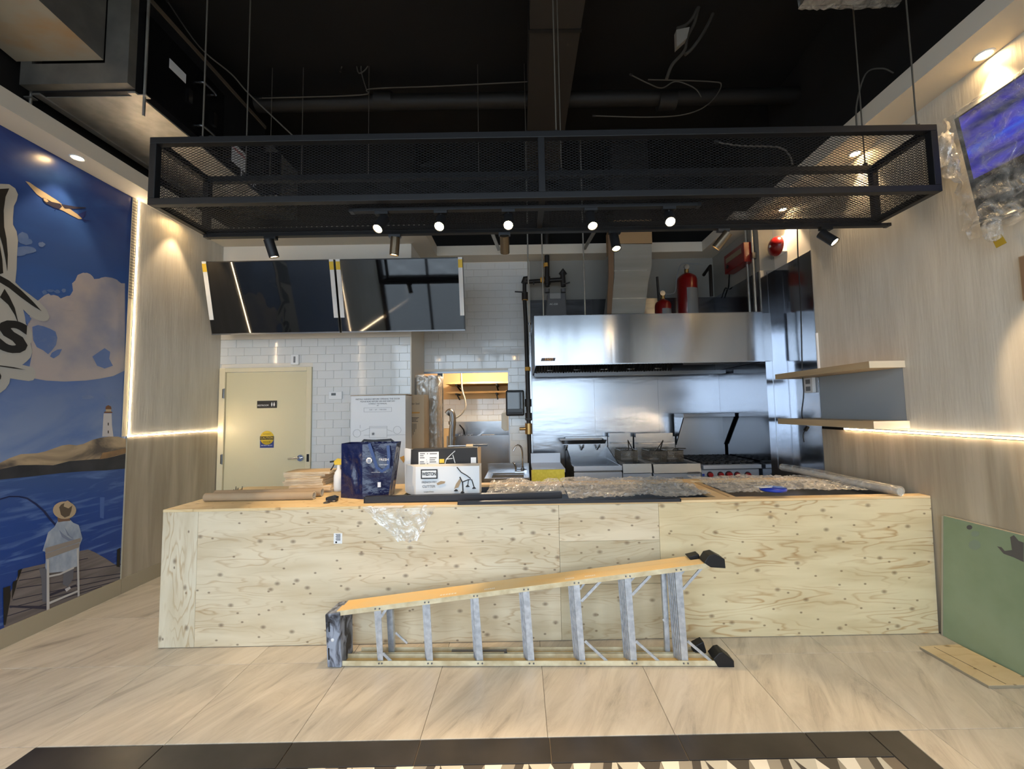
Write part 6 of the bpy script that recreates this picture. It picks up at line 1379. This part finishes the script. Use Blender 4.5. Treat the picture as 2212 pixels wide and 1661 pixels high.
for pts in ([(1518, -10), (1508, 20), (1500, 50), (1485, 80), (1478, 110), (1452, 140), (1440, 170)], [(1510, 10), (1495, 40), (1480, 55), (1462, 62)], [(1540, 30), (1520, 70), (1495, 105), (1480, 118)]):
    MB().tube([at(x, y, 'Y', 3.35) for x, y in pts], .014, 8).build('flexible_conduit', mat('grey_conduit', (98, 92, 84), .5, .5), t)
# wrapped fixture top right
p0 = at(1724, 19, 'Z', 4.3); p1 = at(1938, 11, 'Z', 4.3)
t = thing('wrapped_ceiling_panel', 'flat ceiling fixture wrapped in clear plastic at the top right', 'ceiling fixture', ((p0.x+p1.x)/2, p0.y-.3, 4.3))
MB().box(p0.x+.01, p1.x-.01, p0.y-.6, p0.y-.012, 4.312, 4.37).build('fixture_body', mat('fixture_grey', (90, 86, 80), .5), t)
rf = random.Random(2)
def wf_(u, v): return (p0.x+(p1.x-p0.x)*u+rf.uniform(-.005, .005), p0.y-.62+.62*v+rf.uniform(-.005, .005), 4.300-rf.uniform(0, .012))
MB().grid(wf_, 26, 26).grid(lambda u, v: (p0.x+(p1.x-p0.x)*u, p0.y-rf.uniform(0, .008), 4.30+.09*v), 26, 5).build('plastic_wrap', film, t)
for x in (p0.x+.06, p1.x-.06): MB().cyl((x, p0.y-.3, 4.37), (x, p0.y-.3, CEIL_Z-.002), .006, n=6).build('hanger_rod', galv, t)

# ------------------------------------------------------------------ mural print on the left wall
ZM0 = .135
mu = thing('wall_mural', 'blue printed wall mural of sea, clouds, lighthouse and a fisherman on a dock', 'mural', (XL, 2.2, ZM0))
def grad_mat(name, stops, nz=0, streak=None):
    m = bpy.data.materials.new(name); m.use_nodes = True; N = m.node_tree.nodes; L = m.node_tree.links; b = N['Principled BSDF']; b.inputs['Roughness'].default_value = .3
    tc = N.new('ShaderNodeTexCoord'); sx = N.new('ShaderNodeSeparateXYZ'); L.new(tc.outputs['Object'], sx.inputs[0])
    mr = N.new('ShaderNodeMapRange'); mr.inputs[1].default_value = 0; mr.inputs[2].default_value = 3.6; L.new(sx.outputs['Z'], mr.inputs[0])
    r = N.new('ShaderNodeValToRGB'); e = r.color_ramp.elements
    e[0].position = stops[0][0]; e[0].color = (*lin(stops[0][1]), 1); e[1].position = stops[-1][0]; e[1].color = (*lin(stops[-1][1]), 1)
    for p, c in stops[1:-1]: x = e.new(p); x.color = (*lin(c), 1)
    L.new(mr.outputs[0], r.inputs[0]); out = r.outputs[0]
    if streak:
        mp = N.new('ShaderNodeMapping'); mp.inputs['Scale'].default_value = streak[1]; L.new(tc.outputs['Object'], mp.inputs[0])
        n = N.new('ShaderNodeTexNoise'); n.inputs['Scale'].default_value = streak[0]; n.inputs['Detail'].default_value = 6; n.inputs['Distortion'].default_value = .8; L.new(mp.outputs[0], n.inputs[0])
        q = N.new('ShaderNodeValToRGB'); q.color_ramp.elements[0].position = streak[3]; q.color_ramp.elements[1].position = streak[4]; L.new(n.outputs['Fac'], q.inputs[0])
        mx = N.new('ShaderNodeMix'); mx.data_type = 'RGBA'; L.new(q.outputs[0], mx.inputs[0]); L.new(out, mx.inputs[6]); mx.inputs[7].default_value = (*lin(streak[2]), 1); out = mx.outputs[2]
    L.new(out, b.inputs['Base Color']); return m
def zr(y, x=130): return (at(x, y, 'X', XL).z-ZM0)/3.6
sky_m = grad_mat('printed_sky', [(0, (140, 160, 190)), (.33, (132, 150, 184)), (.47, (104, 124, 168)), (.60, (78, 106, 158)), (.72, (60, 90, 148)), (.90, (38, 66, 132)), (1, (32, 56, 122))], streak=(1.4, (1, 1, 1.6), (56, 96, 166), .45, .8))
sea_m = grad_mat('printed_sea', [(0, (30, 62, 132)), (.20, (38, 74, 146)), (.29, (58, 86, 140)), (.33, (110, 112, 134))], streak=(2.2, (1, 1.2, 9), (104, 132, 186), .52, .78))
def decal(name, pts, m, k=1, parent=None):
    x = XL+.002+.0011*k
    return MB().prism([at(px_, py_, 'X', x) for px_, py_ in pts], (-.001, 0, 0)).build(name, m, parent or mu)
def multi(name, polys, m, k, parent=None):
    for i, pts in enumerate(polys):
        x = XL+.002+.0011*k+.00022*i; o = MB().prism([at(px_, py_, 'X', x) for px_, py_ in pts], (-.0009, 0, 0)).build(name, m, parent or mu)
    return o
MB().box(XL+.0002, XL+.002, YM0, YM1, ZM0, 3.698).build('printed_sky', sky_m, mu)
zh = at(130, 1018, 'X', XL).z
MB().box(XL+.002, XL+.0028, YM0, YM1-.001, ZM0, zh).build('printed_sea', sea_m, mu)
cl_m = mat('printed_cloud', (176, 166, 164), .35, col2=(140, 142, 160), nscale=2.6, detail=8, ramp=(.42, .68)); cl_p = mat('printed_cloud_thin', (118, 134, 170), .35, col2=(86, 112, 160), nscale=6)
def puff(cx, cy, rx_, ry_, n=18, j=.0, sd=0):
    q = random.Random(sd); return [(cx+rx_*math.cos(2*math.pi*k/n)*(1+q.uniform(-j, j)), cy+ry_*math.sin(2*math.pi*k/n)*(1+q.uniform(-j, j))) for k in range(n)]
# big cumulus
big = [[(60, 700), (72, 655), (84, 648), (96, 638), (105, 634), (112, 640), (125, 645), (140, 644), (152, 638), (158, 628), (156, 612), (163, 606), (168, 594), (180, 589), (193, 592), (201, 603), (214, 602), (228, 598), (242, 600), (254, 606), (262, 612), (270, 612), (270, 800), (245, 812), (215, 818), (185, 822), (140, 824), (100, 822), (60, 815), (70, 760)],
       puff(184, 612, 22, 22, j=.05), puff(232, 618, 28, 20, j=.05, sd=2), puff(112, 660, 26, 22, j=.08, sd=3), puff(150, 655, 22, 16, j=.06, sd=4)]
# blue holes drawn back as sky print
multi('printed_cloud', big, cl_m, 1)
multi('printed_sky_gap', [[(70, 706), (82, 702), (95, 705), (108, 710), (120, 716), (124, 730), (121, 745), (112, 757), (104, 765), (94, 757), (80, 750), (72, 735)], [(112, 762), (124, 755), (134, 754), (128, 766), (116, 774), (108, 770)], [(200, 770), (214, 760), (226, 752), (238, 760), (236, 775), (244, 790), (226, 796), (210, 790)], [(50, 672), (60, 680), (68, 688), (60, 700), (54, 690)]], grad_mat('printed_sky_gap', [(0, (104, 124, 168)), (.5, (96, 118, 166)), (1, (60, 96, 160))], streak=(4, (1, 1, 2), (130, 140, 166), .5, .8)), 2)
multi('printed_cloud', [puff(96, 632, 5, 5, j=.3, sd=5), puff(110, 628, 7, 3, j=.3, sd=6), puff(124, 630, 6, 4, j=.3, sd=7), puff(138, 628, 5, 4, j=.3, sd=8)], cl_p, 1)
multi('printed_cloud', [puff(50, 514, 12, 13, j=.1, sd=9), puff(58, 522, 12, 7, j=.1, sd=10), puff(54, 540, 24, 8, j=.08, sd=11), puff(90, 528, 8, 5, j=.2, sd=12), puff(42, 548, 14, 5)], cl_p, 1)
multi('printed_cloud', [puff(190, 858, 14, 4, j=.2, sd=13), puff(234, 856, 9, 7, j=.2, sd=14)], cl_p, 1)
# logo
lw = mat('printed_logo_white', (172, 170, 164), .35)
logo = decal('printed_logo_backing', [(-120, 385), (0, 397), (20, 398), (33, 407), (39, 420), (36, 433), (30, 445), (28, 470), (28, 485), (36, 500), (39, 520), (37, 545), (36, 580), (33, 610), (45, 622), (64, 636), (85, 652), (100, 668), (107, 684), (104, 692), (94, 694), (78, 690), (62, 680), (50, 668), (54, 685), (56, 700), (64, 708), (70, 720), (70, 735), (66, 742), (70, 760), (66, 772), (58, 780), (48, 788), (56, 790), (70, 793), (77, 803), (77, 814), (72, 821), (62, 823), (40, 820), (22, 817), (20, 828), (12, 840), (0, 849), (-120, 870)], lw, 3)
bk = mat('printed_logo_black', (34, 33, 32), .4)
decal('printed_logo_mark', [(-120, 405), (0, 408), (20, 407), (12, 425), (8, 455), (9, 490), (14, 515), (17, 550), (16, 585), (12, 560), (6, 530), (0, 510), (-120, 500)], bk, 4)
decal('printed_logo_mark', [(-60, 560), (0, 530), (5, 560), (7, 590), (0, 592), (-60, 600)], bk, 4)
decal('printed_logo_mark', [(-60, 580), (0, 595), (20, 606), (45, 626), (70, 650), (90, 672), (70, 660), (45, 642), (20, 622), (0, 610), (-60, 600)], bk, 4)
decal('printed_logo_mark', [(10, 624), (20, 640), (32, 665), (38, 690), (40, 700), (32, 680), (18, 658), (0, 642)], bk, 4)
s_p = at(28, 731, 'X', XL+.0065)
mS = text('printed_lettering', 'S', .30, s_p, '+X', bk, mu, .0004, sx=1.2, bold=.014)
decal('printed_logo_line', [(-60, 782), (0, 789), (30, 793), (56, 799), (30, 796), (0, 791.5), (-60, 786)], bk, 4)
decal('printed_logo_mark', [(-60, 800), (-1, 804), (3, 812), (2, 818), (-1, 821), (-60, 826)], bk, 4)
# aeroplane
pl = mat('printed_plane_cream', (176, 158, 130), .35); pd_ = mat('printed_plane_shadow', (52, 50, 66), .35); pb_ = mat('printed_plane_blue', (40, 50, 108), .35)
decal('printed_aeroplane', [(55, 391), (64, 394), (75, 402), (100, 418), (122, 432), (135, 442), (152, 452), (172, 466), (178, 473), (170, 473), (152, 464), (138, 456), (118, 448), (100, 434), (80, 420), (66, 404)], pl, 2)
multi('printed_aeroplane_wing', [[(92, 427), (98, 428), (112, 436), (130, 440), (134, 446), (128, 452), (116, 448), (100, 440), (94, 434)], [(132, 441), (150, 444), (168, 447), (186, 448), (184, 450), (160, 451), (140, 450)]], pd_, 3)
multi('printed_aeroplane_tail', [[(168, 463), (176, 460), (187, 455), (184, 466), (178, 472)], [(176, 472), (186, 475), (198, 477), (182, 478)], [(118, 452), (122, 448), (120, 454)]], pb_, 3)
decal('printed_aeroplane_engine', [(94, 428), (100, 429), (105, 435), (101, 437), (95, 433)], pl, 4)
# rocks and lighthouse
rk = mat('printed_rock', (178, 156, 126), .35, col2=(92, 82, 74), nscale=3.2, nstretch=(1, .7, 1.6), detail=9, ramp=(.45, .66), distort=1.2); rkd = mat('printed_rock_foot', (58, 58, 62), .35, col2=(40, 42, 48), nscale=6)
decal('printed_rocks', [(-40, 1020), (0, 1000), (20, 990), (45, 981), (80, 979), (98, 975), (115, 969), (135, 962), (150, 960), (165, 962), (180, 959), (200, 950), (215, 946), (235, 943), (255, 943), (272, 948), (272, 985), (272, 1005), (230, 1012), (140, 1015), (60, 1026), (0, 1036), (-40, 1046)], rk, 1)
decal('printed_rock_foot', [(-40, 1030), (0, 1014), (40, 1005), (80, 1004), (115, 1005), (150, 996), (190, 993), (230, 990), (255, 984), (272, 980), (271, 1012), (230, 1016), (180, 1018), (130, 1022), (60, 1030), (0, 1036), (-40, 1048)], rkd, 2)
decal('printed_rocks', [(222, 978), (240, 975), (262, 970), (272, 968), (272, 978), (252, 984), (230, 990), (215, 992)], mat('printed_rock_orange', (160, 124, 84), .35, col2=(110, 90, 70), nscale=8), 3)
wh = mat('printed_white', (196, 192, 194), .35)
decal('printed_lighthouse', [(224, 893), (241, 893), (242, 920), (245, 943), (221, 943)], wh, 2)
multi('printed_lighthouse_lantern', [[(228, 884), (229, 878), (234, 875), (240, 878), (241, 884)], [(226, 889), (242, 889), (243, 892), (225, 892)]], mat('printed_rust', (112, 72, 44), .4), 3)
decal('printed_lighthouse_lantern', [(229, 884), (240, 884), (240, 889), (229, 889)], pl, 3)
multi('printed_lighthouse_window', [[(233, 913), (235, 913), (235, 919), (233, 919)], [(233, 930), (235, 930), (235, 936), (233, 936)]], bk, 3)
# dock
dk = mat('printed_dock', (132, 122, 118), .4, col2=(104, 96, 94), nscale=5, nstretch=(1, .3, 4))
decal('printed_dock', [(8, 1345), (22, 1280), (30, 1265), (40, 1240), (50, 1228), (95, 1218), (130, 1200), (160, 1193), (190, 1187), (205, 1193), (228, 1206), (246, 1218), (260, 1224), (262, 1262), (180, 1290), (90, 1326), (10, 1358)], dk, 2)
lines = []
for a_, b_ in (((42, 1253), (262, 1200+18)), ((36, 1270), (262, 1238)), ((28, 1295), (262, 1245)), ((22, 1312), (262, 1252)), ((16, 1330), (220, 1266)), ((45, 1237), (190, 1205))):
    lines.append([a_, b_, (b_[0], b_[1]+1.6), (a_[0], a_[1]+1.6)])
multi('printed_plank_gaps', lines, pd_, 3)
multi('printed_dock_posts', [[(7, 1270), (22, 1265), (23, 1290), (12, 1350), (8, 1350)], [(29, 1256), (38, 1252), (34, 1270), (26, 1295), (27, 1262)], [(39, 1232), (48, 1228), (44, 1240), (38, 1254)], [(253, 1187), (260, 1183), (259, 1225), (252, 1224)]], bk, 4)
# fisherman seen from behind on his folding chair
jn = mat('printed_trousers', (104, 104, 112), .4); sk_ = mat('printed_shadow_grey', (88, 84, 86), .4); sh = mat('printed_shirt', (178, 186, 196), .4, col2=(140, 152, 172), nscale=7, nstretch=(1, 2, 1)); ch = mat('printed_chair', (196, 192, 188), .4); hat = mat('printed_hat', (188, 166, 136), .4); hatd = mat('printed_hat_dark', (98, 84, 70), .4)
multi('printed_trousers', [[(84, 1226), (102, 1228), (104, 1300), (92, 1300), (90, 1250)], [(138, 1230), (160, 1222), (158, 1250), (146, 1268), (136, 1262)]], jn, 4)
decal('printed_shirt', [(92, 1190), (100, 1165), (104, 1150), (118, 1138), (122, 1130), (126, 1124), (138, 1124), (152, 1123), (158, 1129), (170, 1134), (174, 1148), (178, 1163), (172, 1178), (170, 1222), (140, 1234), (104, 1238), (98, 1225), (100, 1192)], sh, 5)
multi('printed_shirt_folds', [[(128, 1145), (138, 1155), (152, 1164), (162, 1166), (148, 1168), (134, 1160)], [(140, 1140), (150, 1156), (158, 1164), (146, 1156)]], mat('printed_shirt_fold', (124, 134, 156), .4), 6)
decal('printed_neck', [(124, 1118), (150, 1117), (152, 1125), (138, 1126), (126, 1128)], mat('printed_skin', (120, 92, 76), .4), 6)
decal('printed_hat_brim', puff(139.5, 1102, 25, 19, 24), hat, 7); decal('printed_hat_crown', [(128, 1096), (132, 1090), (140, 1086), (150, 1086), (156, 1092), (154, 1104), (150, 1114), (140, 1118), (132, 1112)], hatd, 8)
decal('printed_hat_top', [(138, 1094), (140, 1084), (146, 1081), (152, 1085), (156, 1092), (148, 1098)], hat, 9)
decal('printed_fishing_rod', [(0, 1077), (20, 1071), (42, 1071), (60, 1075), (80, 1088), (98, 1104), (112, 1122), (123, 1134), (119, 1136), (106, 1122), (92, 1104), (76, 1090), (58, 1078), (40, 1074), (20, 1074), (0, 1080)], mat('printed_rod', (28, 40, 84), .4), 4)
multi('printed_chair_back', [[(98, 1184), (174, 1162), (174, 1170), (98, 1195)], [(98, 1196), (172, 1172), (171, 1182), (99, 1208)]], mat('printed_chair_wood', (150, 140, 132), .4), 7)
multi('printed_chair_frame', [[(101, 1208), (106, 1208), (107, 1316), (101, 1318)], [(166, 1186), (170, 1184), (172, 1287), (168, 1289)], [(106, 1243), (130, 1238), (160, 1224), (160, 1228), (130, 1242), (106, 1247)], [(107, 1300), (170, 1274), (170, 1278), (107, 1305)]], ch, 8)
multi('printed_shadow', [[(22, 1308), (100, 1309), (100, 1316), (20, 1312)], [(108, 1282), (165, 1262), (165, 1266), (108, 1288)]], pd_, 4)
decal('printed_shoe', [(140, 1272), (151, 1267), (153, 1271), (144, 1278)], wh, 9)
multi('printed_reflection', [[(216, 1074), (226, 1074), (224, 1120), (216, 1118)]], mat('printed_reflection', (74, 104, 168), .35), 1)
MB().box(XL+.0002, XL+.016, YM1-.0025, YM1+.0035, ZM0, ZLED-.02).build('edge_bead', taupe, mu)
# switch the name suffixes of label-free parts off: nothing else to do

bs = thing('brown_board', 'small brown wooden board on the right wall at the very edge of the picture', 'board', (XR-.02, 2.0, 2.3))
b0 = at(2200, 555, 'X', XR-.02); b1 = at(2203, 652, 'X', XR-.02)
MB().box(XR-.022, XR-.001, b0.y-.5, b0.y, b1.z, b0.z).build('board_core', kraft, bs, bevel=.002); MB().box(XR-.0235, XR-.0222, b0.y-.49, b0.y-.006, b1.z+.006, b0.z-.006).build('board_face', mat('brown_board_face', (140, 112, 86), .6), bs)
